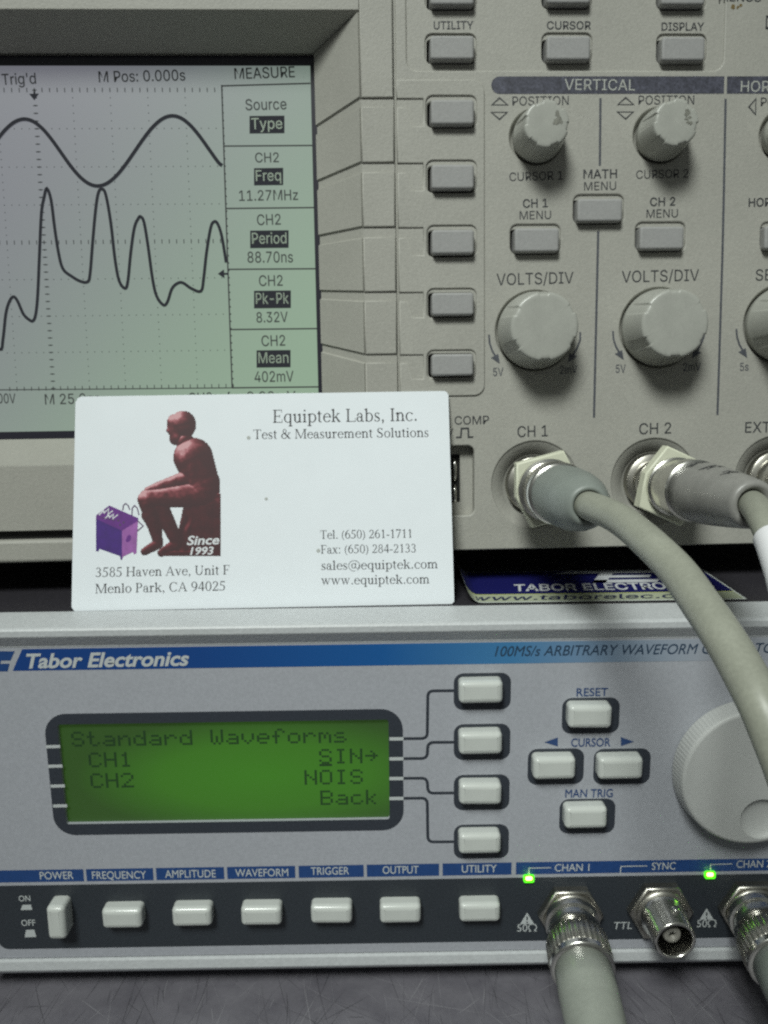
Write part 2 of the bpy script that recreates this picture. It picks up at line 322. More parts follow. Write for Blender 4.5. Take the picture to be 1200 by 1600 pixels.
# outlines of a grotesque face (units: cap height 509), advance width first, then the loops
SANS = {
'a': '389;160,-9 137,-7 115,-3 94,5 76,15 60,29 48,45 38,63 32,84 30,108 32,128 36,146 43,161 53,174 64,184 78,193 92,200 108,206 125,211 178,220 234,227 265,235 276,255 276,257 275,272 272,285 267,297 260,307 251,315 240,322 227,327 212,330 196,331 178,330 163,327 149,322 118,301 100,274 41,291 51,313 64,331 79,346 95,358 114,368 133,375 153,380 173,383 194,384 239,379 255,375 271,369 286,360 300,350 312,336 322,320 330,301 335,278 337,251 337,0 277,0 277,52 272,52 252,25 242,16 229,8 215,1 199,-4 181,-7;170,45 192,47 211,51 228,59 242,68 254,80 263,93 270,108 274,122 276,138 276,190 259,182 231,176 200,171 175,168 134,159 122,153 112,147 103,139 97,130 93,118 92,105 93,93 96,82 102,72 109,64 119,57 130,52 142,48 156,46',
'b': '424;229,-8 208,-7 189,-3 172,4 159,12 147,21 138,31 118,59 112,59 112,0 53,0 53,509 114,509 114,319 118,319 137,346 147,355 158,364 171,373 188,379 207,383 229,384 259,382 287,374 313,361 335,342 354,320 370,293 381,261 388,227 390,189 388,151 381,116 370,84 355,57 336,34 313,16 288,3 260,-6;220,47 242,49 262,55 279,66 294,80 306,97 316,117 323,139 327,163 328,189 327,215 323,239 316,261 307,281 295,298 280,311 262,322 243,328 220,330 198,328 178,322 161,312 147,299 134,282 125,263 118,241 114,216 113,189 114,162 118,138 125,115 135,95 147,78 162,65 179,55 198,49',
'c': '396;207,-8 174,-5 144,3 117,16 93,35 72,58 56,85 44,116 37,150 34,187 37,225 44,260 56,291 72,318 93,341 117,360 144,374 174,382 207,384 226,384 243,381 260,377 276,371 291,364 305,356 318,346 330,335 340,322 349,308 356,293 362,277 303,262 290,289 270,311 242,325 207,330 184,328 163,321 145,310 130,296 118,278 108,258 102,236 98,212 96,187 98,163 102,139 108,117 118,97 130,80 145,66 163,55 184,49 207,46 243,52 271,66 292,89 304,117 363,102 357,86 350,70 341,56 331,43 319,32 306,21 292,12 277,5 261,-1 244,-5 226,-7',
'd': '424;195,-8 165,-6 137,3 111,16 89,34 70,57 55,84 43,116 36,151 34,189 36,227 43,261 55,293 70,320 89,342 112,361 137,374 165,382 196,384 218,383 237,379 253,373 267,364 278,355 287,346 306,319 311,319 311,509 372,509 372,0 313,0 313,59 307,59 287,31 277,21 266,12 252,4 236,-3 217,-7;205,47 226,49 246,55 263,65 278,78 290,95 299,115 306,138 310,162 312,189 310,216 306,241 300,263 290,282 278,299 263,312 246,322 227,328 205,330 182,328 162,322 145,311 130,298 118,281 108,261 102,239 98,215 96,189 98,163 102,139 109,117 118,97 130,80 145,66 162,55 182,49',
'e': '404;212,-8 177,-5 145,3 117,16 92,35 72,58 56,85 44,116 37,150 34,187 36,224 44,258 55,290 71,317 91,340 115,359 142,373 172,382 205,384 226,383 246,380 266,374 285,366 303,355 319,341 334,324 347,305 357,282 365,256 370,227 371,194 371,169 75,169 75,221 338,221 310,202 308,226 304,248 298,269 288,286 277,301 263,314 246,323 227,328 205,330 183,328 164,323 146,313 131,301 119,286 109,270 102,251 97,231 96,211 96,178 98,151 102,127 110,106 121,88 135,73 151,61 169,53 190,48 212,46 227,47 241,49 254,53 265,58 276,65 285,73 294,82 300,93 306,105 365,91 358,72 348,55 335,39 320,26 302,14 283,4 261,-3 237,-7',
'f': '254;228,379 228,327 6,327 6,379;81,0 81,432 82,452 87,470 96,486 107,499 120,510 135,519 152,525 169,529 187,530 222,527 243,521 227,468 215,472 195,474 178,472 164,468 154,460 147,449 143,435 142,419 142,0',
'g': '425;207,-151 180,-149 156,-146 134,-140 114,-132 97,-122 82,-110 70,-97 59,-84 51,-69 101,-41 122,-66 131,-74 142,-82 154,-88 169,-93 187,-96 207,-97 236,-95 261,-87 282,-75 298,-58 308,-34 311,-6 311,68 306,68 287,41 277,32 266,23 252,16 236,10 217,6 195,5 165,7 138,14 113,27 90,43 71,65 55,90 43,120 36,154 34,191 36,229 43,263 55,293 71,320 90,342 112,361 138,374 166,382 196,384 218,383 237,379 253,373 267,365 279,356 288,346 308,319 313,319 313,379 372,379 372,-9 370,-40 363,-67 350,-90 334,-109 314,-124 291,-136 265,-144 237,-149;205,59 227,61 246,66 264,75 278,87 290,103 300,121 307,142 311,166 312,193 311,219 307,242 300,264 291,283 279,299 264,312 247,322 227,328 205,330 182,328 163,322 145,312 130,298 118,282 109,262 102,241 98,218 96,193 98,167 102,144 109,123 118,104 131,88 145,76 163,66 183,61',
'h': '410;114,227 114,0 53,0 53,509 114,509 114,287 102,287 116,319 132,344 152,362 175,374 200,382 227,384 252,383 275,377 295,369 313,356 328,340 341,321 350,298 355,271 357,240 357,0 296,0 296,235 293,263 286,286 273,304 256,318 235,326 210,329 192,328 176,324 161,317 147,308 136,297 126,283 119,266 115,248',
'i': '167;53,0 53,379 114,379 114,0;84,443 73,444 63,448 54,455 47,463 43,472 41,483 43,494 47,504 54,512 63,518 73,522 84,524 95,522 105,518 114,512 121,504 125,494 126,483 125,472 121,463 114,455 105,448 95,444',
'j': '167;53,379 114,379 114,-30 112,-52 108,-72 102,-90 92,-106 80,-119 65,-129 47,-137 27,-141 4,-143 -10,-143 -10,-87 2,-87 18,-85 31,-80 40,-72 47,-61 51,-46 53,-29;83,443 72,444 62,448 53,455 47,463 42,472 41,483 42,494 47,504 53,512 62,518 72,522 83,524 95,522 105,518 114,512 120,504 125,494 126,483 125,472 120,463 114,455 105,448 95,444',
'k': '381;110,137 110,212 121,212 284,379 360,379 184,199 177,199;53,0 53,509 114,509 114,0;294,0 148,186 191,229 372,0',
'l': '189;139,-2 112,0 91,8 74,20 62,37 55,59 53,84 53,509 114,509 114,99 114,83 117,71 120,62 126,57 135,53 146,52 160,53 170,54 181,3 162,-1',
'm': '610;53,0 53,379 112,379 112,295 108,295 114,314 122,331 132,346 144,358 158,368 172,376 187,382 203,385 219,386 245,383 268,375 287,361 303,342 314,320 321,295 312,295 318,312 326,329 337,343 350,356 364,366 381,375 398,381 417,385 437,386 458,385 478,380 497,372 514,361 529,346 541,328 550,307 555,283 557,255 557,0 496,0 496,254 493,279 485,298 473,313 456,323 438,329 419,330 402,329 387,326 374,320 363,312 353,302 345,290 340,277 336,263 335,247 335,0 274,0 274,260 272,280 265,297 253,311 238,322 220,328 199,330 185,329 171,326 158,320 145,312 135,302 126,289 119,274 115,257 114,238 114,0',
'n': '410;114,227 114,0 53,0 53,379 112,379 112,287 102,287 116,319 132,344 152,362 175,374 200,382 227,384 252,383 275,377 295,369 313,356 328,340 341,321 350,298 355,271 357,240 357,0 296,0 296,235 293,263 286,286 273,304 256,318 235,326 210,329 192,328 176,324 161,317 147,308 136,297 126,283 119,266 115,248',
'o': '415;207,-8 174,-5 144,3 117,16 93,35 72,58 56,85 44,116 37,150 34,187 37,225 44,260 56,291 72,318 93,341 117,360 144,374 174,382 207,384 241,382 271,374 299,360 323,341 343,318 359,291 371,260 379,225 381,187 379,150 371,116 359,85 343,58 323,35 299,16 271,3 241,-5;207,46 231,49 252,55 270,66 285,80 298,97 307,117 314,139 318,163 319,187 318,212 314,236 307,258 298,278 285,296 270,310 252,321 231,328 207,330 184,328 163,321 145,310 130,296 118,278 108,258 102,236 98,212 96,187 98,163 102,139 108,117 118,97 130,80 145,66 163,55 184,49',
'p': '424;53,-143 53,379 112,379 112,319 118,319 137,346 147,355 158,364 171,373 188,379 207,383 229,384 259,382 287,374 313,361 335,342 354,320 370,293 381,261 388,227 390,189 388,151 381,116 370,84 355,57 336,34 313,16 288,3 260,-6 229,-8 208,-7 189,-3 173,4 159,12 147,21 138,31 118,59 114,59 114,-143;220,47 242,49 262,55 279,66 294,80 306,97 316,117 323,139 327,163 328,189 327,215 323,239 316,261 307,281 295,298 280,311 262,322 243,328 220,330 198,328 178,322 161,312 147,299 134,282 125,263 118,241 114,216 113,189 114,162 118,138 125,115 135,95 147,78 162,65 179,55 198,49',
'q': '424;372,-143 311,-143 311,59 306,59 287,31 277,21 266,12 252,4 236,-3 217,-7 195,-8 165,-6 137,3 111,16 89,34 70,57 55,84 43,116 36,151 34,189 36,227 43,261 55,293 70,320 89,342 112,361 137,374 165,382 196,384 218,383 237,379 253,373 267,364 278,355 287,346 307,319 313,319 313,379 372,379;205,47 226,49 246,55 263,65 278,78 290,95 299,115 306,138 310,162 312,189 310,216 306,241 300,263 290,282 278,299 263,312 246,322 227,328 205,330 182,328 162,322 145,311 130,298 118,281 108,261 102,239 98,215 96,189 98,163 102,139 109,117 118,97 130,80 145,66 162,55 182,49',
'r': '259;53,0 53,379 112,379 112,321 115,321 124,339 137,354 152,367 171,377 191,383 213,385 229,384 243,384 243,322 230,324 207,326 190,324 174,321 159,315 146,306 135,296 126,284 119,269 115,254 114,237 114,0',
's': '365;182,-8 157,-7 133,-3 112,3 93,12 76,24 62,38 50,54 41,73 36,94 94,107 101,87 111,72 124,60 141,52 160,47 181,45 206,47 227,53 244,62 258,74 265,88 268,103 266,115 262,126 254,136 243,144 229,150 212,155 149,170 118,180 92,192 72,208 58,227 50,249 47,274 49,295 55,314 65,332 79,347 95,360 115,370 137,378 161,383 187,384 212,383 234,379 254,372 271,363 286,352 299,339 309,324 318,308 324,290 268,277 262,291 254,304 243,316 228,325 210,331 187,333 166,331 147,326 131,317 119,305 111,292 109,277 110,264 115,253 124,243 136,235 152,229 172,223 229,209 261,200 287,187 306,171 320,153 328,131 331,107 329,85 323,65 312,47 298,31 281,18 260,6 236,-2 210,-7',
't': '227;204,379 204,327 6,327 6,379;65,471 126,471 126,98 127,83 130,70 136,61 144,55 156,51 170,50 185,51 202,54 213,2 192,-3 168,-4 138,-1 113,7 92,21 77,41 68,64 65,93',
'u': '410;182,-5 158,-3 135,2 115,11 97,23 82,39 69,59 60,82 54,109 53,139 53,379 114,379 114,144 116,117 124,94 137,75 154,61 175,53 200,50 218,51 234,55 249,62 263,71 274,83 283,97 290,113 295,132 296,153 296,379 357,379 357,0 298,0 298,92 307,92 294,60 277,35 257,17 234,5 209,-3',
'v': '389;163,0 17,379 84,379 165,155 187,87 206,21 184,21 203,87 224,155 305,379 371,379 226,0',
'w': '567;138,0 23,379 87,379 133,214 154,137 175,41 165,41 186,135 206,214 252,379 316,379 362,214 382,136 402,41 391,41 413,135 434,214 480,379 545,379 429,0 368,0 319,172 305,225 291,280 277,338 291,338 277,280 263,225 248,172 199,0',
'x': '379;21,0 171,218 171,171 29,379 100,379 147,306 179,253 207,206 175,206 202,253 233,306 282,379 352,379 209,169 209,214 358,0 287,0 231,85 200,136 173,182 205,182 178,136 148,85 91,0',
'y': '389;47,-139 61,-86 71,-87 104,-89 113,-86 122,-81 130,-74 138,-64 145,-51 151,-36 163,-1 17,379 84,379 165,155 187,87 206,21 184,21 202,87 224,155 305,379 371,379 204,-58 196,-77 187,-93 177,-107 165,-119 153,-128 139,-136 125,-141 109,-144 91,-145 65,-143',
'z': '380;42,0 42,46 254,320 254,323 48,323 48,379 333,379 333,331 126,60 126,56 339,56 339,0',
'A': '480;16,0 201,509 276,509 463,0 395,0 287,302 264,372 232,478 245,478 213,371 191,302 85,0;110,142 110,199 370,199 370,142',
'B': '456;60,0 60,509 241,509 274,507 304,501 329,491 350,477 367,461 381,442 390,421 396,398 398,374 397,353 393,336 387,320 378,307 368,295 356,286 343,278 329,272 315,267 315,262 331,260 347,254 363,245 378,234 391,220 402,203 411,184 416,161 418,136 416,111 410,88 400,67 386,48 368,31 344,18 317,8 284,2 247,0;125,57 245,57 281,60 309,67 330,80 344,96 353,115 355,137 354,153 350,169 342,184 333,197 320,209 306,218 289,225 269,229 248,231 125,231;125,285 238,285 256,287 273,290 288,296 302,304 314,314 323,326 330,340 335,355 336,372 333,393 326,412 313,429 294,442 270,449 240,452 125,452',
'C': '510;267,-7 225,-3 186,7 150,25 119,49 92,79 70,115 53,157 44,203 40,254 44,305 53,352 70,393 92,429 119,459 150,484 186,501 225,512 267,516 293,514 317,511 340,504 362,496 383,485 402,471 419,456 435,438 448,418 459,397 467,373 473,348 408,348 404,365 397,380 389,395 380,407 369,418 357,428 344,437 330,444 315,449 300,453 284,455 267,456 237,453 209,445 184,432 161,414 141,391 125,364 113,332 106,295 103,254 106,213 113,177 125,145 141,117 161,94 184,76 210,63 237,56 267,53 284,54 300,56 315,60 330,65 344,72 357,81 369,90 380,102 389,114 397,128 404,144 408,160 473,160 467,135 459,112 448,91 435,71 420,53 402,38 383,24 363,13 341,5 317,-2 293,-6',
'D': '502;219,0 96,0 96,57 215,57 254,60 288,68 318,81 343,99 363,122 379,149 390,181 397,216 399,255 397,294 390,329 379,361 364,388 344,410 320,428 291,441 258,449 221,452 93,452 93,509 225,509 273,505 315,495 353,478 385,455 412,426 433,391 449,351 458,306 462,255 458,205 449,159 433,119 411,83 384,54 351,31 312,14 268,3;125,509 125,0 60,0 60,509',
'E': '419;60,0 60,509 372,509 372,452 125,452 125,286 355,286 355,229 125,229 125,57 375,57 375,0',
'F': '410;60,0 60,509 369,509 369,452 125,452 125,278 346,278 346,221 125,221 125,0',
'G': '520;269,-7 225,-3 185,7 149,25 118,49 91,79 69,116 53,157 43,203 40,254 43,305 53,352 69,393 91,429 117,459 149,484 184,501 223,512 265,516 291,514 316,510 340,504 363,494 384,483 403,469 421,453 436,436 449,416 460,395 468,373 474,349 408,349 402,365 395,379 387,393 378,406 368,417 356,427 344,436 330,443 315,448 300,453 283,455 265,456 236,453 209,445 183,432 160,414 141,392 125,364 113,332 106,295 103,254 106,213 113,177 125,145 141,117 161,95 184,76 210,63 238,56 269,53 296,55 322,61 345,71 365,85 382,102 396,123 407,147 413,173 415,202 434,199 283,199 283,256 478,256 478,200 475,160 466,124 451,91 431,62 406,38 377,19 344,5 308,-4',
'H': '517;60,0 60,509 125,509 125,289 392,289 392,509 457,509 457,0 392,0 392,232 125,232 125,0',
'I': '301;31,0 31,57 118,57 118,452 31,452 31,509 269,509 269,452 183,452 183,57 269,57 269,0',
'J': '396;185,-7 143,-2 106,11 75,33 52,63 38,100 33,145 33,173 98,173 98,145 100,117 108,93 122,74 139,61 160,53 185,50 209,53 230,61 248,74 261,93 269,117 272,145 272,509 336,509 336,145 332,100 318,63 294,33 263,11 227,-2',
'K': '467;104,145 104,216 139,261 174,303 212,344 364,509 448,509 231,276 228,276;60,0 60,509 125,509 125,334 124,225 125,193 125,0;372,0 188,259 228,309 449,0',
'L': '393;60,0 60,509 125,509 125,57 361,57 361,0',
'M': '628;60,0 60,509 152,509 277,187 287,159 299,123 311,84 322,49 307,49 318,83 330,121 342,158 352,187 476,509 568,509 568,0 504,0 504,291 504,327 505,369 506,413 507,457 513,457 498,409 482,363 467,322 456,291 342,0 286,0 170,291 159,321 145,361 129,408 112,457 119,457 120,416 121,372 122,328 122,291 122,0',
'N': '523;60,0 60,509 136,509 343,183 363,151 388,107 414,55 405,54 401,108 399,157 399,195 399,509 463,509 463,0 387,0 202,290 177,331 148,381 108,452 119,454 122,384 124,328 125,291 125,0',
'O': '533;267,-7 225,-3 186,7 150,25 119,49 92,79 70,115 53,157 44,203 40,254 44,305 53,352 70,393 92,429 119,459 150,484 186,501 225,512 267,516 309,512 348,501 384,484 415,459 442,429 464,393 480,352 490,305 493,254 490,203 480,157 464,115 442,79 415,49 384,25 348,7 309,-3;267,53 296,55 324,63 349,76 372,94 392,116 408,144 420,176 428,213 430,254 428,295 420,332 408,365 392,392 372,415 349,433 324,446 296,453 267,456 237,453 210,445 184,433 161,415 142,392 125,364 113,332 106,295 103,254 106,213 113,176 125,144 142,117 161,94 184,76 210,63 237,55',
'P': '445;60,0 60,509 235,509 272,506 305,499 332,487 356,471 375,452 390,430 400,404 407,377 409,348 407,318 400,291 390,265 375,243 356,223 332,207 305,195 272,188 235,186 109,186 109,242 233,242 257,244 279,248 297,256 312,266 324,279 333,294 339,310 343,328 344,348 343,367 339,385 333,402 324,416 312,428 297,439 279,446 257,451 232,452 125,452 125,0',
'Q': '533;245,159 313,159 369,85 384,65 468,-48 401,-48 346,27 331,46;267,-7 225,-3 186,7 150,25 119,49 92,79 70,115 53,157 44,203 40,254 44,305 53,352 70,393 92,429 119,459 150,484 186,501 225,512 267,516 309,512 348,501 384,484 415,459 442,429 464,393 480,352 490,305 493,254 490,203 480,157 464,115 442,79 415,49 384,25 348,7 309,-3;267,53 296,55 324,63 349,76 372,94 392,116 408,144 420,176 428,213 430,254 428,295 420,332 408,365 392,392 372,415 349,433 324,446 296,453 267,456 237,453 210,445 184,433 161,415 142,392 125,364 113,332 106,295 103,254 106,213 113,176 125,144 142,117 161,94 184,76 210,63 237,55',
'R': '449;60,0 60,509 236,509 273,506 305,500 333,489 356,473 376,455 390,433 401,408 407,381 409,352 407,323 401,296 390,271 376,250 356,232 333,217 305,206 273,200 236,198 96,198 96,255 234,255 258,256 280,260 298,267 313,276 325,287 334,300 340,316 344,333 345,352 344,371 340,389 334,405 325,419 313,430 298,440 279,446 258,451 233,452 125,452 125,0;353,0 230,229 303,229 428,0',
'S': '447;224,-9 188,-7 156,-1 128,9 102,23 81,40 64,60 51,83 42,109 38,137 104,137 108,118 114,102 123,88 136,76 150,66 166,59 185,53 204,50 224,49 246,50 267,54 286,60 303,69 317,79 329,92 338,106 344,122 346,139 344,154 340,168 332,179 322,189 310,197 296,205 245,222 184,239 145,253 112,269 86,289 67,313 56,341 52,372 54,400 62,425 75,448 92,468 113,484 138,498 165,508 195,514 227,516 259,514 289,508 316,498 340,484 360,468 377,449 390,427 398,403 401,378 337,378 332,402 320,421 302,437 280,449 254,456 225,459 204,457 185,454 167,448 152,440 139,430 129,418 121,405 117,391 115,376 117,359 122,345 131,334 142,324 155,315 169,308 212,293 264,279 312,264 328,256 344,248 359,238 372,226 384,213 395,198 402,180 407,161 408,139 406,112 399,87 386,64 370,43 349,25 323,11 294,0 261,-7',
'T': '449;32,452 32,509 417,509 417,452 257,452 257,0 193,0 193,452',
'U': '517;259,-8 220,-6 186,2 154,15 126,33 103,55 85,80 71,108 63,140 60,173 60,509 124,509 124,178 126,155 132,133 141,113 153,95 169,80 187,68 208,59 232,53 259,52 285,53 309,59 331,68 349,80 364,95 377,113 385,133 391,155 393,178 393,509 457,509 457,173 454,140 446,108 433,80 414,55 391,33 363,15 332,2 297,-6',
'V': '480;204,0 16,509 84,509 192,206 215,137 248,31 235,31 267,138 290,206 395,509 463,509 278,0',
'W': '686;155,0 16,509 82,509 163,196 175,145 187,94 197,40 189,40 200,94 211,145 224,196 306,509 380,509 462,196 474,145 486,94 497,40 488,40 499,94 510,145 523,196 603,509 670,509 530,0 455,0 368,323 351,391 336,475 350,475 335,395 318,323 230,0',
'X': '474;18,0 217,284 217,236 29,509 104,509 178,400 204,361 223,329 243,292 232,292 252,329 272,361 298,400 374,509 446,509 259,239 259,287 456,0 382,0 292,129 268,165 250,195 230,231 244,231 225,196 206,166 182,129 91,0',
'Y': '472;203,0 203,208 16,509 91,509 192,344 222,292 250,230 224,230 251,293 280,344 381,509 455,509 268,208 268,0',
'Z': '438;42,0 42,46 273,385 306,431 341,476 348,454 285,452 223,452 40,452 40,509 397,509 397,462 169,129 134,81 97,33 90,54 152,57 214,57 399,57 399,0',
'0': '453;227,-7 191,-3 158,7 130,24 105,48 85,77 69,113 57,155 50,202 48,254 50,306 57,353 69,395 85,431 106,461 130,484 159,502 191,512 227,516 262,512 295,502 323,484 348,461 368,431 384,395 396,353 403,306 405,254 403,202 396,155 384,113 368,77 348,48 323,24 295,7 263,-3;227,50 250,52 271,60 290,74 306,92 320,116 330,144 338,176 342,213 344,254 342,295 338,332 330,365 320,393 306,416 290,435 271,449 250,457 227,460 203,457 182,449 163,435 147,416 134,393 123,365 115,332 111,295 109,254 111,213 115,176 123,144 134,116 147,92 163,74 182,60 203,52',
'1': '453;76,0 76,55 212,55 212,448 209,448 86,358 86,427 198,509 276,509 276,55 391,55 391,0',
'2': '453;64,0 64,47 234,229 282,282 294,298 303,312 311,327 316,341 319,356 320,371 319,389 315,405 308,419 298,431 287,441 273,449 258,455 241,458 224,460 205,458 188,454 172,447 159,438 148,427 139,413 132,398 128,381 127,362 66,362 68,391 75,418 86,442 102,464 121,482 143,496 168,507 196,513 225,516 254,513 281,507 306,497 328,482 346,465 361,445 372,423 379,398 381,372 380,354 377,336 371,318 363,299 351,280 336,259 317,235 294,209 267,180 153,60 153,57 389,57 389,0',
'3': '453;218,-7 188,-5 159,1 133,10 108,22 88,38 70,57 57,79 48,104 44,132 109,132 112,115 118,100 126,87 137,76 150,66 165,59 182,54 200,51 219,50 239,51 258,55 275,61 291,69 304,80 315,93 323,108 328,125 329,145 328,163 323,180 316,196 306,211 292,223 275,234 254,241 229,246 201,248 157,248 157,299 288,448 288,452 70,452 70,509 372,509 372,461 211,278 211,289 247,290 279,286 308,276 333,262 354,244 371,222 383,198 391,173 393,145 390,116 383,90 370,66 354,45 333,27 309,12 281,2 251,-5',
'4': '453;40,105 40,158 247,509 311,509 109,166 109,163 413,163 413,105;282,0 282,121 282,146 282,318 343,318 343,0',
'5': '453;221,-7 192,-5 165,1 140,11 118,25 99,41 83,60 71,82 63,105 60,130 122,130 125,115 130,102 138,89 148,78 160,68 173,60 188,54 204,51 221,50 241,51 259,56 276,64 291,75 304,89 314,104 322,122 326,141 328,162 326,183 321,203 314,221 303,237 290,251 275,262 257,270 238,275 218,277 201,276 184,273 167,268 152,262 139,255 128,246 67,253 96,509 366,509 366,452 151,452 134,301 136,301 148,311 162,318 178,325 194,330 212,333 229,334 252,332 274,328 294,321 313,311 330,299 345,285 358,269 370,251 379,231 386,210 390,187 391,163 388,132 381,102 369,76 352,52 332,32 309,15 282,3 253,-4',
'6': '453;226,-7 196,-4 168,3 142,15 119,31 100,51 84,74 73,101 66,130 64,162 65,187 71,212 80,239 93,268 112,302 137,340 252,509 322,509 151,261 145,261 165,288 196,307 208,311 221,313 235,314 265,312 291,305 316,295 337,280 355,262 370,240 380,215 387,187 389,157 387,127 379,98 368,73 352,50 333,30 310,14 284,3 257,-4;226,48 245,50 263,55 279,63 293,73 304,86 314,101 322,119 326,137 327,157 326,178 322,196 314,213 304,228 293,241 279,251 263,259 245,264 226,265 207,264 190,259 174,252 160,241 148,229 138,214 131,197 126,179 125,158 126,138 131,119 138,102 148,86 160,73 174,63 190,55 207,50',
'7': '453;97,0 323,448 323,452 62,452 62,509 391,509 391,449 165,0',
'8': '453;226,-7 193,-5 163,1 136,11 111,25 91,42 74,62 62,84 54,109 52,135 53,156 58,176 65,195 75,212 87,228 101,241 117,252 134,260 153,265 153,267 129,276 109,289 93,308 80,330 73,354 70,380 73,405 79,429 90,450 106,469 124,485 146,498 170,508 197,514 226,516 255,514 282,508 306,498 328,485 346,469 361,450 373,429 379,405 382,380 379,354 372,330 359,308 343,289 323,276 300,267 300,265 319,260 335,252 351,241 365,228 377,212 387,195 395,176 399,156 401,135 398,109 391,84 378,62 362,42 341,25 317,11 289,1 259,-5;226,49 248,50 267,54 285,60 300,69 313,79 323,91 331,106 335,121 337,139 335,157 330,173 322,189 312,202 298,213 283,223 265,230 247,234 226,235 206,234 187,230 169,223 154,213 140,202 130,189 122,173 117,157 115,139 117,121 121,106 129,91 139,79 152,69 167,60 185,54 205,50;226,290 244,291 260,294 274,300 287,308 298,318 307,330 314,344 318,359 319,376 318,392 314,407 308,420 299,432 288,442 275,449 260,455 244,459 226,460 208,459 192,455 177,449 164,442 153,432 145,420 138,407 134,392 133,376 134,359 138,344 145,330 154,318 165,308 178,300 193,294 209,291',
'9': '453;226,516 256,513 285,506 310,494 333,478 352,458 368,434 380,408 387,378 389,347 387,322 382,296 373,270 359,240 340,207 315,168 200,0 130,0 301,248 307,248 287,221 257,202 245,198 232,195 218,195 188,197 161,203 137,214 116,229 98,247 83,269 72,294 66,321 64,352 66,382 73,411 85,436 101,459 120,479 143,494 168,506 196,513;226,460 207,459 190,454 174,446 160,435 148,423 138,407 131,390 127,372 125,352 127,331 131,313 138,295 148,280 160,268 174,257 190,250 207,245 226,243 245,245 263,249 279,257 293,267 305,280 314,295 322,312 326,330 327,350 326,371 322,390 314,407 305,422 293,435 279,446 263,454 245,459',
'.': '188;95,-4 83,-3 73,1 63,9 55,18 51,29 50,41 51,53 55,64 63,73 73,81 83,85 95,87 107,85 118,81 128,73 135,64 140,53 141,41 140,29 135,18 128,9 118,1 107,-3',
'/': '249;235,533 71,-76 14,-76 178,533',
"'": '206;78,318 70,509 136,509 128,318',
'-': '453;337,244 337,188 114,188 114,244',
':': '188;95,-4 83,-3 73,1 63,9 55,18 51,29 50,41 51,53 55,64 63,73 73,81 83,85 95,87 107,85 118,81 128,73 135,64 140,53 141,41 140,29 135,18 128,9 118,1 107,-3;95,271 83,272 73,277 63,284 55,294 51,304 50,316 51,328 55,339 63,349 73,356 83,360 95,362 107,360 118,356 128,349 135,339 140,328 141,316 140,304 135,294 128,284 118,277 107,272',
}
def sans_glyphs(s, bold):
    key = ('sans', s, bold)
    if key not in _cache:
        V, F, x = [], [], 0.0
        for c in s:
            if c == ' ': x += 200; continue
            adv, *loops = SANS[c].split(';'); loops = [[tuple(map(float, p.split(','))) for p in L.split(' ')] for L in loops]
            if bold: loops = [offset([p for k, p in enumerate(L) if math.dist(p, L[k - 1]) > 8], bold) for L in loops]
            outers = [L for L in loops if signed(L) < 0]; inner = [L for L in loops if signed(L) >= 0]
            for O in outers:
                ox, oy = [p[0] for p in O], [p[1] for p in O]
                grp = [O] + [I for I in inner if min(ox) < I[0][0] < max(ox) and min(oy) < I[0][1] < max(oy)]
                flat = [p for L in grp for p in L]; b = len(V); V += [(x + p[0], p[1]) for p in flat]
                for t in geometry.tessellate_polygon([[Vector((p[0], p[1], 0)) for p in L] for L in grp]): F.append(tuple(b + i for i in t))
            x += float(adv)
        _cache[key] = (V, F)
    return _cache[key]
def sans(mb, pl, s, u0, v0, u1, v1, cap, bold=0.0, shear=0.0, h=0.06, mat=0, ph=0.0, space=1.0):
    V, F = sans_glyphs(s, bold * 509)
    if shear: V = [(x + y * shear, y) for x, y in V]
    place(mb, pl, V, F, 509.0, u0, v0, u1, v1, cap, h, mat, ph)

DOT = {'S': '01110 10001 10000 01110 00001 10001 01110', 't': '01000 01000 11100 01000 01000 01001 00110', 'a': '00000 00000 01110 00001 01111 10001 01111',
 'n': '00000 00000 10110 11001 10001 10001 10001', 'd': '00001 00001 01101 10011 10001 10001 01111', 'r': '00000 00000 10110 11001 10000 10000 10000',
 'W': '10001 10001 10001 10101 10101 10101 01010', 'v': '00000 00000 10001 10001 10001 01010 00100', 'e': '00000 00000 01110 10001 11111 10000 01110',
 'f': '00110 01001 01000 11100 01000 01000 01000', 'o': '00000 00000 01110 10001 10001 10001 01110', 'm': '00000 00000 11010 10101 10101 10001 10001',
 's': '00000 00000 01110 10000 01110 00001 11110', 'C': '01110 10001 10000 10000 10000 10001 01110', 'H': '10001 10001 10001 11111 10001 10001 10001',
 '1': '00100 01100 00100 00100 00100 00100 01110', '2': '01110 10001 00001 00010 00100 01000 11111', 'I': '01110 00100 00100 00100 00100 00100 01110',
 'N': '10001 10001 11001 10101 10011 10001 10001', 'O': '01110 10001 10001 10001 10001 10001 01110', 'B': '11110 10001 10001 11110 10001 10001 11110',
 'c': '00000 00000 01110 10000 10000 10001 01110', 'k': '10000 10000 10010 10100 11000 10100 10010', '>': '00000 00100 00010 11111 00010 00100 00000'}

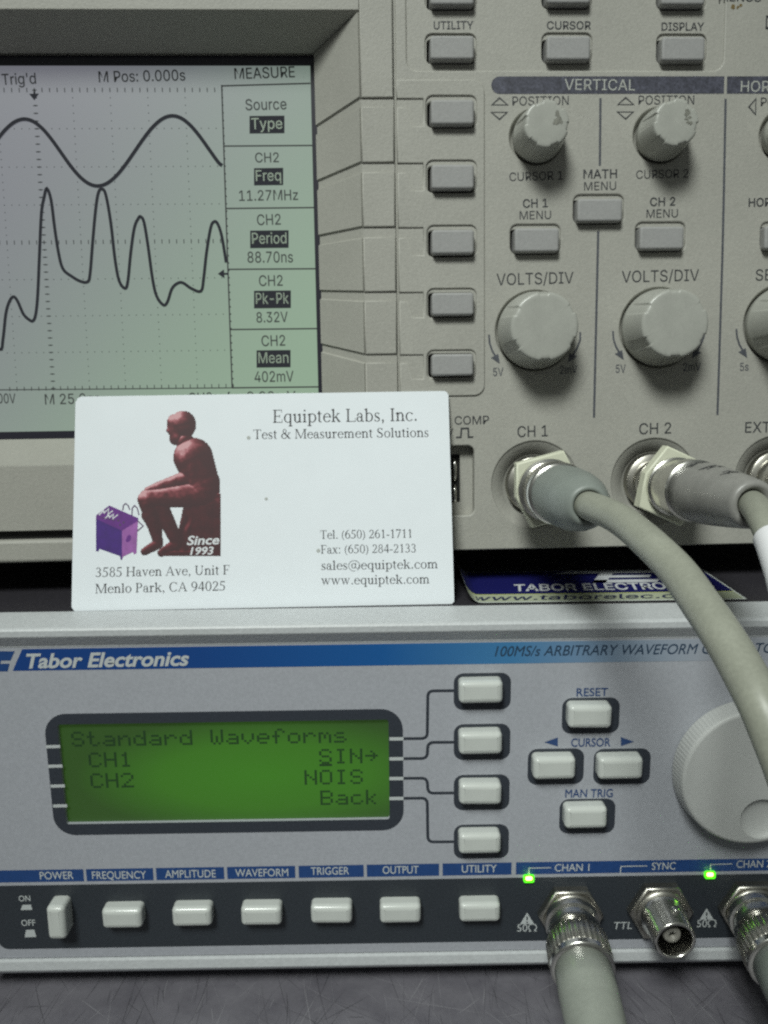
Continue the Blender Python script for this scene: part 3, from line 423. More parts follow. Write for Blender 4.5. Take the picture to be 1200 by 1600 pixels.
# ------------------------------------------------------------------ materials
def lin(c): return tuple(((x / 255) / 12.92 if x <= 10 else ((x / 255 + 0.055) / 1.055) ** 2.4) for x in c)
def mat(name, rgb, rough=0.5, metal=0.0, grain=0.0, gscale=2200.0, mottle=0.0, mscale=60.0, spec=0.5, emit=None, estr=0.0, coat=0.0, speck=0.0):
    m = bpy.data.materials.new(name); m.use_nodes = True; t = m.node_tree; b = t.nodes['Principled BSDF']
    b.inputs['Base Color'].default_value = (*rgb, 1); b.inputs['Roughness'].default_value = rough; b.inputs['Metallic'].default_value = metal
    b.inputs['Specular IOR Level'].default_value = spec; b.inputs['Coat Weight'].default_value = coat
    if emit: b.inputs['Emission Color'].default_value = (*emit, 1); b.inputs['Emission Strength'].default_value = estr
    if grain or mottle or speck:
        tc = t.nodes.new('ShaderNodeTexCoord')
    if grain:
        nz = t.nodes.new('ShaderNodeTexNoise'); nz.inputs['Scale'].default_value = gscale; nz.inputs['Detail'].default_value = 3
        bp = t.nodes.new('ShaderNodeBump'); bp.inputs['Strength'].default_value = grain; bp.inputs['Distance'].default_value = 0.0002
        t.links.new(tc.outputs['Object'], nz.inputs['Vector']); t.links.new(nz.outputs['Fac'], bp.inputs['Height']); t.links.new(bp.outputs[0], b.inputs['Normal'])
    if mottle or speck:
        n2 = t.nodes.new('ShaderNodeTexNoise'); n2.inputs['Scale'].default_value = mscale; n2.inputs['Detail'].default_value = 6; n2.inputs['Roughness'].default_value = 0.65
        r = t.nodes.new('ShaderNodeMapRange'); r.inputs['From Min'].default_value = 0.3; r.inputs['From Max'].default_value = 0.7
        r.inputs['To Min'].default_value = 1 - mottle; r.inputs['To Max'].default_value = 1 + mottle
        t.links.new(tc.outputs['Object'], n2.inputs['Vector']); t.links.new(n2.outputs['Fac'], r.inputs['Value'])
        n3 = t.nodes.new('ShaderNodeTexNoise'); n3.inputs['Scale'].default_value = gscale * 0.8; n3.inputs['Detail'].default_value = 2
        r3 = t.nodes.new('ShaderNodeMapRange'); r3.inputs['From Min'].default_value = 0.3; r3.inputs['From Max'].default_value = 0.7
        r3.inputs['To Min'].default_value = 1 - speck; r3.inputs['To Max'].default_value = 1 + speck
        t.links.new(tc.outputs['Object'], n3.inputs['Vector']); t.links.new(n3.outputs['Fac'], r3.inputs['Value'])
        mu = t.nodes.new('ShaderNodeMath'); mu.operation = 'MULTIPLY'; t.links.new(r.outputs[0], mu.inputs[0]); t.links.new(r3.outputs[0], mu.inputs[1])
        v = t.nodes.new('ShaderNodeVectorMath'); v.operation = 'SCALE'; v.inputs[0].default_value = rgb
        t.links.new(mu.outputs[0], v.inputs['Scale']); t.links.new(v.outputs[0], b.inputs['Base Color'])
    return m
M = {}
M['scope'] = mat('scope_plastic', (0.366, 0.361, 0.324), 0.55, grain=0.30, gscale=1900, mottle=0.06, mscale=40, speck=0.06)
M['scope_bezel'] = mat('scope_bezel_plastic', (0.356, 0.351, 0.314), 0.55, grain=0.30, gscale=1900, mottle=0.06, mscale=40, speck=0.05)
M['key'] = mat('scope_key_rubber', (0.31, 0.31, 0.305), 0.6, grain=0.2, gscale=1900, mottle=0.06, mscale=90, speck=0.05)
M['knob'] = mat('scope_knob_plastic', (0.375, 0.38, 0.345), 0.33, grain=0.05, mottle=0.08, mscale=160, speck=0.03)
M['worn'] = mat('worn_paint', (0.20, 0.20, 0.17), 0.6, mottle=0.3, mscale=900)
M['ink'] = mat('dark_panel_ink', (0.035, 0.037, 0.042), 0.55)
M['inkgrey'] = mat('grey_panel_ink', (0.075, 0.08, 0.095), 0.55, mottle=0.25, mscale=900)
M['bar'] = mat('slate_bar_ink', (0.060, 0.062, 0.085), 0.5, mottle=0.3, mscale=700, speck=0.35)
M['pale_ink'] = mat('pale_panel_ink', (0.42, 0.43, 0.40), 0.55)
M['dark'] = mat('dark_cavity_plastic', (0.012, 0.012, 0.012), 0.7)
M['stain'] = mat('brown_stain', (0.16, 0.11, 0.035), 0.6)
M['lcd_mask'] = mat('screen_mask', (0.022, 0.021, 0.032), 0.35)
M['chrome'] = mat('nickel_plate', (0.66, 0.65, 0.61), 0.22, 1.0, mottle=0.12, mscale=500)
M['dull_metal'] = mat('dull_nickel', (0.45, 0.435, 0.39), 0.36, 1.0, mottle=0.2, mscale=500)
M['brass'] = mat('worn_brass', (0.40, 0.28, 0.14), 0.4, 1.0)
M['cream'] = mat('cream_plastic', (0.66, 0.67, 0.53), 0.45, mottle=0.07, mscale=300)
M['boot_green'] = mat('grey_green_rubber', (0.22, 0.245, 0.225), 0.45, mottle=0.08, mscale=150, speck=0.04)
M['boot_brown'] = mat('grey_brown_rubber', (0.262, 0.258, 0.242), 0.38, mottle=0.15, mscale=150, speck=0.05)
M['boot_olive'] = mat('pale_grey_rubber', (0.30, 0.32, 0.28), 0.4, mottle=0.1, mscale=150, speck=0.04)
M['cable'] = mat('grey_cable_jacket', (0.30, 0.31, 0.255), 0.42, mottle=0.12, mscale=110, speck=0.05)
M['sleeve'] = mat('white_sleeve', (0.78, 0.78, 0.80), 0.5)
M['paper'] = mat('white_card_stock', (0.73, 0.775, 0.81), 0.6, mottle=0.015, mscale=120)
M['paper_edge'] = mat('card_edge', (0.62, 0.66, 0.62), 0.7)
M['card_ink'] = mat('card_black_ink', (0.045, 0.045, 0.05), 0.6)
M['smudge'] = mat('pencil_smudge', (0.42, 0.44, 0.42), 0.7)
M['gen'] = mat('generator_panel', (0.372, 0.385, 0.42), 0.5, mottle=0.02, mscale=40, speck=0.06, gscale=1800)
M['rim'] = mat('generator_rim_paint', (0.50, 0.52, 0.53), 0.45, grain=0.35, gscale=1500, mottle=0.03, speck=0.06)
M['lid'] = mat('black_lid_paint', (0.030, 0.028, 0.034), 0.5, grain=0.4, gscale=1500, speck=0.15)
M['band'] = mat('blue_band', (0.012, 0.09, 0.29), 0.45)
M['tab'] = mat('blue_tab_ink', (0.014, 0.055, 0.19), 0.5, mottle=0.1, mscale=600)
M['blueink'] = mat('blue_text_ink', (0.025, 0.06, 0.17), 0.5)
M['navy'] = mat('navy_text_ink', (0.020, 0.045, 0.085), 0.5)
M['slate'] = mat('slate_frame_ink', (0.030, 0.036, 0.048), 0.5, speck=0.12)
M['strip'] = mat('slate_strip_ink', (0.026, 0.032, 0.040), 0.5, speck=0.15)
M['white_ink'] = mat('white_panel_ink', (0.50, 0.53, 0.53), 0.5)
M['gen_key'] = mat('generator_key_plastic', (0.55, 0.575, 0.545), 0.24, mottle=0.04, mscale=200)
M['dial'] = mat('generator_dial_plastic', (0.48, 0.49, 0.475), 0.5, mottle=0.03, mscale=90, speck=0.03)
M['led'] = mat('green_led_lens', (0.05, 0.35, 0.02), 0.25, emit=(0.10, 1.0, 0.01), estr=1.2)
M['led_core'] = mat('green_led_core', (0.3, 0.8, 0.1), 0.3, emit=(0.42, 1.0, 0.08), estr=14.0)
M['lcd_ink'] = mat('green_display_ink', (0.016, 0.050, 0.016), 0.5)
M['glass_edge'] = mat('display_glass_edge', (0.62, 0.62, 0.52), 0.2)
M['pin'] = mat('socket_insulator', (0.26, 0.25, 0.22), 0.45)
M['scr_ink'] = mat('screen_ink', (0.036, 0.037, 0.046), 0.8, spec=0.1)
M['scr_ink_soft'] = mat('screen_ink_soft', (0.075, 0.078, 0.08), 0.8, spec=0.1)
M['scr_pale'] = mat('screen_pale', (0.30, 0.36, 0.29), 0.4)
def screen_mat(name, rgb_a, rgb_b, base, lo, hi, axis, span, estr, rough=0.35):
    """A backlit liquid-crystal sheet: an uneven backlight, stronger toward its lamp."""
    m = mat(name, base, rough); t = m.node_tree; b = t.nodes['Principled BSDF']
    tc = t.nodes.new('ShaderNodeTexCoord'); dt = t.nodes.new('ShaderNodeVectorMath'); dt.operation = 'DOT_PRODUCT'; dt.inputs[1].default_value = axis
    r = t.nodes.new('ShaderNodeMapRange'); r.interpolation_type = 'SMOOTHSTEP'; r.inputs['From Min'].default_value = -span; r.inputs['From Max'].default_value = span; r.inputs['To Min'].default_value = lo; r.inputs['To Max'].default_value = hi
    mx = t.nodes.new('ShaderNodeMix'); mx.data_type = 'RGBA'; mx.inputs['A'].default_value = (*rgb_a, 1); mx.inputs['B'].default_value = (*rgb_b, 1)
    t.links.new(tc.outputs['Object'], dt.inputs[0]); t.links.new(dt.outputs['Value'], r.inputs['Value']); t.links.new(r.outputs[0], mx.inputs['Factor'])
    t.links.new(mx.outputs['Result'], b.inputs['Emission Color']); b.inputs['Emission Strength'].default_value = estr
    return m
M['scr'] = screen_mat('grey_screen', (0.72, 0.735, 0.86), (0.98, 1.52, 0.98), (0.12, 0.125, 0.125), 0, 1, (0.75, 0, -0.66), 0.05, 0.19)
def green_screen():
    """Green display with a backlight that is weaker toward its edges."""
    m = mat('green_screen', (0.022, 0.050, 0.015), 0.4); t = m.node_tree; b = t.nodes['Principled BSDF']
    tc = t.nodes.new('ShaderNodeTexCoord'); mp = t.nodes.new('ShaderNodeMapping'); mp.inputs['Location'].default_value = (-0.20, 0, 0.10); mp.inputs['Scale'].default_value = (1 / 0.044, 0, 1 / 0.0150)
    ln = t.nodes.new('ShaderNodeVectorMath'); ln.operation = 'LENGTH'; c = t.nodes.new('ShaderNodeValToRGB'); E = c.color_ramp.elements
    E[0].position = 0.0; E[0].color = (0.062, 0.30, 0.010, 1); E[1].position = 1.0; E[1].color = (0.030, 0.085, 0.010, 1); q = E.new(0.55); q.color = (0.058, 0.25, 0.010, 1)
    t.links.new(tc.outputs['Object'], mp.inputs['Vector']); t.links.new(mp.outputs[0], ln.inputs[0]); t.links.new(ln.outputs['Value'], c.inputs[0]); t.links.new(c.outputs[0], b.inputs['Emission Color']); b.inputs['Emission Strength'].default_value = 0.45
    return m
M['green_lcd'] = green_screen()

def band_material():
    """The blue band is printed as a halftone that thins out to bare panel toward the right."""
    m = mat('blue_band_print', (0.01, 0.09, 0.3), 0.45); t = m.node_tree; b = t.nodes['Principled BSDF']
    tc = t.nodes.new('ShaderNodeTexCoord'); s = t.nodes.new('ShaderNodeSeparateXYZ'); r = t.nodes.new('ShaderNodeMapRange')
    r.inputs['From Min'].default_value = -0.105; r.inputs['From Max'].default_value = 0.105
    c = t.nodes.new('ShaderNodeValToRGB'); E = c.color_ramp.elements
    E[0].position = 0.0; E[0].color = (0.008, 0.045, 0.20, 1); E[1].position = 1.0; E[1].color = (0.34, 0.36, 0.40, 1)
    for p, k in ((0.30, (0.006, 0.055, 0.23)), (0.50, (0.008, 0.095, 0.31)), (0.64, (0.05, 0.19, 0.38)), (0.76, (0.22, 0.29, 0.38)), (0.86, (0.34, 0.36, 0.40))):
        q = E.new(p); q.color = (*k, 1)
    t.links.new(tc.outputs['Object'], s.inputs[0]); t.links.new(s.outputs['X'], r.inputs['Value']); t.links.new(r.outputs[0], c.inputs[0]); t.links.new(c.outputs[0], b.inputs['Base Color'])
    return m
M['band'] = band_material()

def bench_material():
    m = mat('scuffed_bench_laminate', (0.1, 0.1, 0.11), 0.5); t = m.node_tree; b = t.nodes['Principled BSDF']; L = t.links.new
    tc = t.nodes.new('ShaderNodeTexCoord')
    n = t.nodes.new('ShaderNodeTexNoise'); n.inputs['Scale'].default_value = 90; n.inputs['Detail'].default_value = 8; n.inputs['Roughness'].default_value = 0.7
    L(tc.outputs['Object'], n.inputs['Vector'])
    c = t.nodes.new('ShaderNodeValToRGB'); E = c.color_ramp.elements
    E[0].position = 0.3; E[0].color = (0.105, 0.10, 0.118, 1); E[1].position = 0.72; E[1].color = (0.185, 0.178, 0.20, 1); L(n.outputs['Fac'], c.inputs[0])
    col = c.outputs[0]
    L(col, b.inputs['Base Color'])
    return m
M['bench'] = bench_material()

def pxrect(pl, u0, v0, u1, v1, h=0.0):
    """Axis-aligned rectangle on a plane from two photograph columns and rows (taken through its middle)."""
    um, vm = (u0 + u1) / 2, (v0 + v1) / 2
    return pl.at(u0, vm, h)[0], pl.at(um, v1, h)[1], pl.at(u1, vm, h)[0], pl.at(um, v0, h)[1]

# ================================================================== BENCH
BZ = -96.0
mb = MB()
class Flat:
    def pt(s, a, b, h=0.0): return W3(a, b, h)
FL = Flat()
prism(mb, FL, [(-600, -420), (600, -420), (600, 500), (-600, 500)], (), BZ - 25, BZ, 1.0, 2, 0, True)
bench = mb.build('bench_top', M['bench']); bench['kind'] = 'structure'
M['scr_dark'] = mat('scratch_dark', (0.042, 0.041, 0.048), 0.7); M['scr_pale_'] = mat('scratch_pale', (0.25, 0.245, 0.265), 0.5)
mb = MB(); q = random.Random(11)
for k in range(420):
    x, y = q.uniform(-110, 110), q.uniform(-22, 8); L0 = q.choice((3, 5, 9, 16, 26)) * q.uniform(.6, 1.3); an = math.radians(q.gauss(96, 24)) if q.random() < .75 else q.uniform(0, math.pi)
    w = q.choice((.06, .08, .10, .16)) * q.uniform(.7, 1.2); bend = q.uniform(-.12, .12); m_ = 0 if q.random() < .62 else 1; P = []
    for t in range(7):
        f = t / 6 - .5; P.append((x + L0 * (f * math.cos(an) - bend * (f * f) * math.sin(an)), y + L0 * (f * math.sin(an) + bend * f * f * math.cos(an))))
    ids = []
    for t in range(7):
        d = Vector(P[min(t + 1, 6)]) - Vector(P[max(t - 1, 0)]); n_ = Vector((-d.y, d.x)).normalized() * w / 2 * math.sin(math.pi * (t + .35) / 6.7)
        ids.append((mb.vert(W3(P[t][0] + n_.x, P[t][1] + n_.y, BZ + .01 + k * .0001)), mb.vert(W3(P[t][0] - n_.x, P[t][1] - n_.y, BZ + .01 + k * .0001))))
    for a, b in zip(ids, ids[1:]): mb.face((a[1], b[1], b[0], a[0]), m_)
mb.build('scratch_marks', [M['scr_dark'], M['scr_pale_']], bench)

# ================================================================== OSCILLOSCOPE
scope = thing('oscilloscope', 'light grey benchtop oscilloscope with waveform screen, knobs and menu buttons, resting on the generator', 'oscilloscope', S.pt(20, -76, -40))
aL, aR = -150.0, 160.0
bT, bB = 74.0, S.at(800, 858)[1]
gx = S.at(620, 350)[0]                          # seam between display frame and keypad
# ---- case and feet behind the panel
mb = MB()
def boxp(mb, pl, a0, b0, a1, b1, h0, h1, ch=0.0, mat_=0): prism(mb, pl, rrect(a0, b0, a1, b1, 1.0, 2) if ch else [(a0, b0), (a1, b0), (a1, b1), (a0, b1)], (), h0, h1, ch, 3, mat_, True)
boxp(mb, S, aL + 2, bB + 3, aR - 2, bT - 2, -120, -13.5)
mb.build('case', M['scope_bezel'], scope)
for a in (-120, 0, 130):
    mb = MB(); pts = rrect(a - 8, -8, a + 8, 8, 2, 3)
    f0 = S.pt(a, bB + 3, -22); prism(mb, FL, [(f0.x - 9, f0.y - 7), (f0.x + 9, f0.y - 7), (f0.x + 9, f0.y + 7), (f0.x - 9, f0.y + 7)], (), 0.0, f0.z + 0.5, 0, 2, 0, True)
    mb.build('foot', M['dark'], scope)

# ---- button table (photograph pixels): recess rectangle, face rectangle
SOFT = [((665.4, 150, 744.6, 201), (673.5, 155, 741, 194)), ((666, 251, 744.8, 302), (674.5, 256.5, 741, 295)),
        ((667, 352.5, 744.6, 402), (675, 358.5, 741, 396.5)), ((667, 451, 744, 500), (675, 457, 740.5, 492.5)), ((667, 547, 743.4, 594), (675, 553, 740, 587))]
MENU = [((664.5, 51, 744.8, 99), (672.5, 55, 741, 92.5)), ((847, 49.8, 926, 99), (854.5, 55.6, 923, 93.5)), ((1026.7, 51.7, 1105, 100), (1034.5, 56.7, 1102, 94.5)),
        ((664.5, -34, 745, 15), (672.5, -30, 741, 7)), ((847, -34, 926, 13.5), (855, -30, 923, 5)), ((1026.7, -34, 1105, 15), (1034, -30, 1102, 7))]
CHAN = [((896, 304, 974.6, 350), (902.5, 310, 973, 346)), ((797.5, 350.6, 875.7, 397), (804.5, 356, 874, 393.5)), ((993, 347, 1070.8, 393), (1000, 353.5, 1069, 389.5)), ((1188.5, 346.7, 1266, 392), (1195, 352.5, 1264, 389))]
def hole_of(r, grow=0.0, rad=1.6):
    a0, b0, a1, b1 = pxrect(S, *r); return rrect(a0 - grow, b0 - grow, a1 + grow, b1 + grow, rad + grow, 5)
KN = [(838, 214, 42), (1031, 212, 42), (1228, 212, 42), (835.5, 517, 61.5), (1029, 512.5, 61.5), (1222.5, 507, 61.5)]
BN = [(836, 757, 67.5), (1022, 752.5, 67), (1214.5, 748, 67)]
def circ(u, v, rpx, grow=0.0, n=56):
    a, b = S.at(u, v); return ring(a, b, rpx * S.mm(u, v) + grow, n)
PR = pxrect(S, 640, 697, 741, 806)              # probe compensation pocket
# ---- front panel slab (keypad side)
hP = 0.42
mb = MB()
def key_hole(f, hh):
    a0, b0, a1, b1 = pxrect(S, *f, hh); return rrect(a0 - 0.62, b0 - 0.22, a1 + 0.16, b1 + 0.16, 0.8, 4)
ma0, mb0 = S.at(636, 110); ma1 = S.at(1130, 110)[0]
menu_rect = rrect(ma0, mb0, ma1, bT - 1.0, 2.4)
holes = [key_hole(f, 2.1 + hP) for _, f in SOFT] + [menu_rect] + [hole_of(r) for r, _ in CHAN] + [circ(*k) for k in KN] + [circ(*k) for k in BN] + [rrect(*PR, 1.6)]
prism(mb, S, rrect(gx + 0.25, bB, aR, bT, 2.0), holes, -13.0, 0.0, 0.35, 3, 0)
prism(mb, S, rrect(ma0 - .6, mb0 - .6, ma1 + .6, bT - .4, 2.4), [hole_of(r) for r, _ in MENU], -3.0, -0.4, 0.18, 2, 0)
for r, f in MENU: prism(mb, S, hole_of(r, 0.4), [key_hole(f, 1.8)], -3.5, -0.85, 0.1, 2, 0)
for r, f in CHAN: prism(mb, S, hole_of(r, 0.4), [key_hole(f, 2.1)], -3.5, -0.5, 0.1, 2, 0)
# countersinks
for (u, v, r) in BN:
    a, b = S.at(u, v); R = r * S.mm(u, v); ax = Axis(S.pt(a, b, 0), S.N, S.Z)
    lathe(mb, ax, [(-2.4, 5.0), (-2.2, R - 2.9), (-1.5, R - 2.6), (-0.3, R + 0.02)], 56, None, 0)
for (u, v, r) in KN:
    a, b = S.at(u, v); R = r * S.mm(u, v); ax = Axis(S.pt(a, b, 0), S.N, S.Z)
    lathe(mb, ax, [(-1.5, 2.0), (-1.5, R - 0.6), (-0.35, R + 0.02)], 56, None, 0)
panel = mb.build('front_panel', M['scope'], scope)
# ---- raised keypad plates
mb = MB()
grv = []
gz = [((153.5, 167.5, 198)), ((254.4, 269.4, 298)), ((355, 371, 399)), ((456, 470, 496)), ((553.5, 566.5, 592))]
rt, bt_ = S.at(757, 370)[0], S.at(690, 619)[1]
tp = S.at(700, 125)[1]
left = gx + 0.3
out = []
# outline walks clockwise from top-left, with the label grooves cut in from the left edge
out.append((left, tp))
R_ = 2.6
for k in range(7):
    t = math.radians(90 - 15 * k); out.append((rt - R_ + R_ * math.cos(t), tp - R_ + R_ * math.sin(t)))
for k in range(7):
    t = math.radians(0 - 15 * k); out.append((rt - R_ + R_ * math.cos(t), bt_ + R_ + R_ * math.sin(t)))
out.append((left, bt_))
for y0, y1, y2 in reversed(gz):
    A = S.at(622, y0 + 1)[1]; B = S.at(622, y1 + 1)[1]; Cc = S.at(650, y2)[1]
    x1, x2, x3 = S.at(637, y1)[0], S.at(644, y2)[0], S.at(661, y1)[0]
    out += [(left, B), (x1, B), (x2, Cc), (x3, Cc), (x3, A), (left, A)]
prism(mb, S, out, [hole_of(r) for r, _ in SOFT], -0.05, hP, 0.27, 3, 0)
mb.build('keypad_plate', M['scope'], panel)
# ---- display frame
mb = MB()
oR, oT, oB = S.at(567, 330)[0], S.at(300, 17)[1], S.at(60, 727)[1]
dI = -10.0
iR, iT, iB = S.at(499, 340, dI)[0], S.at(250, 83, dI)[1], S.at(60, 686, dI)[1]
oL, iL = aL + 18, aL + 30
fr = 0.5
# flat frame, split so that the right-hand member carries the label grooves
gb = S.at(60, 829)[1]; lipT = S.at(60, 843)[1]
prism(mb, S, [(aL, gb), (oR, gb), (oR, oB), (oL, oB), (oL, oT), (oR, oT), (oR, bT), (aL, bT)], (), -13, fr, 0.25, 3, 0)
prism(mb, S, rrect(aL, bB - 0.7, gx - 0.3, lipT, 1.2), (), -13, fr - 0.1, 0.9, 4, 0)
fl = fr - 0.5
prism(mb, S, [(oR, gb), (gx - 0.35, gb), (gx - 0.35, bT), (oR, bT)], (), -13, fl, 0, 2, 0)
# slopes
def quad(mb, P, m=0): ids = [mb.vert(p) for p in P]; mb.face(ids, m)
quad(mb, [S.pt(oL, oT, fr - .25), S.pt(iL, iT, dI), S.pt(iR, iT, dI), S.pt(oR, oT, fr - .25)][::-1])
quad(mb, [S.pt(oL, oB, fr - .25), S.pt(oR, oB, fr - .25), S.pt(iR, iB, dI), S.pt(iL, iB, dI)][::-1])
quad(mb, [S.pt(oL, oB, fr), S.pt(iL, iB, dI), S.pt(iL, iT, dI), S.pt(oL, oT, fr)][::-1])
quad(mb, [S.pt(oR, oT, fl), S.pt(iR, iT, dI), S.pt(iR, iB, dI), S.pt(oR, oB, fl)][::-1])
for P0, P1 in (((iL, iT), (iR, iT)), ((iR, iT), (iR, iB)), ((iR, iB), (iL, iB))):
    quad(mb, [S.pt(*P0, dI), S.pt(*P1, dI), S.pt(*P1, dI - 1.6), S.pt(*P0, dI - 1.6)][::-1])
    quad(mb, [S.pt(*P0, dI), S.pt(*P1, dI), S.pt(*P1, dI - 1.6), S.pt(*P0, dI - 1.6)])
# raised label tabs between the grooves, following frame and slope
edges = [bT] + [z for y0, y1, _ in gz for z in (S.at(590, y0)[1], S.at(590, y1)[1])] + [gb]
def on_slope(z, t, d=0.5):
    zo = min(max(z, oB), oT); f = (zo - oB) / (oT - oB); zi = iB + (iT - iB) * f
    nrm = W3(dI - fl, 0, (oR - iR)); k = math.hypot(nrm.x, nrm.z)
    a = oR + (iR - oR) * t; hh = fl + (dI - fl) * t
    return a - d * (-(dI - fl)) / k * 1.0, zo + (zi - zo) * t, hh + d * (oR - iR) / k
for z1, z0 in zip(edges[::2], edges[1::2]):
    c = 0.3
    prism(mb, S, [(oR - 0.05, z0), (gx - 0.4, z0), (gx - 0.4, z1), (oR - 0.05, z1)], (), fl, fr, c, 2, 0)
    zz1, zz0 = min(z1, oT), max(z0, oB)
    if zz1 - zz0 < 1: continue
    top = [on_slope(zz0 + c, 0), on_slope(zz1 - c, 0), on_slope(zz1 - c, 1), on_slope(zz0 + c, 1)]
    bot = [on_slope(zz0, 0, 0), on_slope(zz1, 0, 0), on_slope(zz1, 1, 0), on_slope(zz0, 1, 0)]
    quad(mb, [S.pt(*p) for p in top]); 
    for i, j in ((0, 1), (1, 2), (2, 3), (3, 0)):
        quad(mb, [S.pt(*bot[i]), S.pt(*bot[j]), S.pt(*top[j]), S.pt(*top[i])])
quad(mb, [S.pt(gx - .8, bB, -0.55), S.pt(gx + .8, bB, -0.55), S.pt(gx + .8, bT, -0.55), S.pt(gx - .8, bT, -0.55)])
frame = mb.build('display_frame', M['scope_bezel'], scope)
mb = MB()
quad(mb, [S.pt(aL, gb + .3, -1.6), S.pt(gx, gb + .3, -1.6), S.pt(gx, lipT - .5, -1.6), S.pt(aL, lipT - .5, -1.6)])
mb.build('seam_groove', M['dark'], frame)
# ---- screen
LH = -11.4
mb = MB(); sheet(mb, S, [(iL - 3, iB - 3), (iR + 3, iB - 3), (iR + 3, iT + 3), (iL - 3, iT + 3)], (), LH); mb.build('screen_mask', M['lcd_mask'], scope)
mb = MB(); lit = [S.at(-330, 110, LH), S.at(-330, 674, LH), S.at(499, 674, LH), S.at(484.5, 98.5, LH)]
sR = (S.at(484.5, 110, LH)[0] + S.at(497.5, 600, LH)[0]) / 2; sT = S.at(300, 103, LH)[1]; sB = S.at(60, 674, LH)[1]
sheet(mb, S, [(iL, sB), (sR, sB), (sR, sT), (iL, sT)], (), LH + 0.08)
scr = mb.build('screen', M['scr'], scope, S.pt((iL + sR) / 2 + 20, (sB + sT) / 2, LH + 0.08))
TH = 0.16
mb = MB()
def T_(s, u0, v0, u1, v1, cap, m=0, bold=0.008, **k): mb = MB(); sans(mb, S, s, u0, v0, u1, v1, cap, bold=bold, h=TH, mat=0, ph=LH, **k); mb.build('readout', M['scr_ink_soft'], scr)
T_("Trig'd", 4, 133, 57, 131, 17); T_('M Pos: 0.000s', 155, 129, 290, 126, 17); T_('MEASURE', 367, 124, 461, 121, 17)
T_('Source', 384, 172.5, 448, 171, 17)
T_('CH2', 399, 254, 436, 253.5, 15); T_('11.27MHz', 374, 314, 466, 312.5, 16)
T_('CH2', 402, 352, 439, 351, 16.5); T_('88.70ns', 387, 410.5, 458, 410, 17)
T_('CH2', 405, 447, 442, 446.5, 16.5); T_('8.32V', 401, 504, 450, 503, 16)
T_('CH2', 409, 541, 446, 540, 16.5); T_('402mV', 398, 597, 459, 596, 16.5)
T_('2.00V', -16, 630, 25, 630, 15); T_('M 25.0ns', 71, 632, 157, 630, 16); T_('CH2', 295, 629, 332, 628, 15); T_('/', 350, 628, 360, 628, 15); T_('0.00mV', 386, 627, 462, 626, 15)
for s, x0, x1, y0, y1 in (('Type', 390, 444.5, 181.5, 209), ('Freq', 397, 442.5, 263, 290), ('Period', 391, 451, 360.5, 388), ('Pk-Pk', 397, 454.5, 454.5, 482), ('Mean', 401, 454, 547.5, 574.5)):
    mb = MB(); pxpoly(mb, S, [(x0, y1), (x1, y1 - .6), (x1, y0 - .6), (x0, y0)], 0.12, 0, LH)
    sans(mb, S, s, x0 + 3, y1 - 7, x1 - 3, y1 - 7.6, (y1 - y0) * 0.62, 0.012, 0, 0.16, 1, LH); mb.build('menu_highlight', [M['scr_ink'], M['scr_pale']], scr)
mb = MB()
def L_(P, w=2.0, m=0): pxline(mb, S, P, w, 0.12, m, ph=LH)
L_([(346.5, 133), (354.5, 372), (362.8, 606)], 2.2)
for a in (((346.5, 134.5), (485, 130.5)), ((349.8, 228.5), (488, 227.5)), ((353, 326), (490.5, 324.5)), ((356.2, 421), (493, 420)), ((359.6, 515), (495.5, 513.5)), ((362.8, 606), (498, 604.5))): L_(a, 2.2)
L_([(-40, 609.5), (150, 608), (362.8, 606)], 1.6)
def gridpt(i, j):                                # graticule coordinates in divisions
    u = 54 + 58.4 * i + (j * 2.55) * (1.0) - 0; v = 141 + 58.1 * j - 0.9 * i
    return u, v
GO = Vector(S.at(54, 141, LH)); GX = Vector(S.at(347, 136.5, LH)); GB = Vector(S.at(72, 607, LH))
gxv = Vector(((GX - GO).x / 5, 0)); gyv = Vector((0, (GB - GO).y / 8))
def dot(a, b, w): sheet(mb, S, [(a - w, b - w), (a + w, b - w), (a + w, b + w), (a - w, b + w)], (), LH + 0.12, 0)
for i in range(-1, 6):
    for j in range(0, 41):
        p = GO + gxv * i + gyv * (j / 5); big = i == 0 or i == 5
        dot(p.x, p.y, 0.17 if big else 0.11)
        if i == 0: sheet(mb, S, [(p.x - .55, p.y - .10), (p.x + .55, p.y - .10), (p.x + .55, p.y + .10), (p.x - .55, p.y + .10)], (), LH + 0.14, 0)
for j in range(0, 9):
    for i in range(-6, 26):
        p = GO + gxv * (i / 5) + gyv * j
        if j in (0, 4, 8): sheet(mb, S, [(p.x - .1, p.y - .5), (p.x + .1, p.y - .5), (p.x + .1, p.y + .5), (p.x - .1, p.y + .5)], (), LH + 0.13, 0)
        else: dot(p.x, p.y, 0.11)
pxpoly(mb, S, [(46, 147), (61, 146.5), (54, 157)], 0.17, 1, LH); L_([(54, 140), (54, 149)], 3, 1)
pxpoly(mb, S, [(340.5, 428), (350, 421), (351, 435)], 0.17, 1, LH); L_([(349, 428), (356.5, 428)], 3, 1)
mb.build('graticule', [M['scr_ink_soft'], M['scr_ink']], scr)
def trace(pts, w, n):
    mb = MB(); P = [S.at(u, v, LH) for u, v in pts]
    Q = spline([(a, b, 0) for a, b in P], n); ribbon(mb, S, [(q.x, q.y) for q in Q], w, LH + 0.2, 0); mb.build('waveform_trace', M['scr_ink'], scr)
sine = []
for k in range(-12, 25):
    u = 38 + 231 * k / 16; sine.append((u, 237.5 - 0.022 * (u - 150) - 53.5 * math.cos(2 * math.pi * k / 16)))
sine = [q for q in sine if q[0] < 342] + [(347.5, 259)]
trace(sine, 0.86, 5)
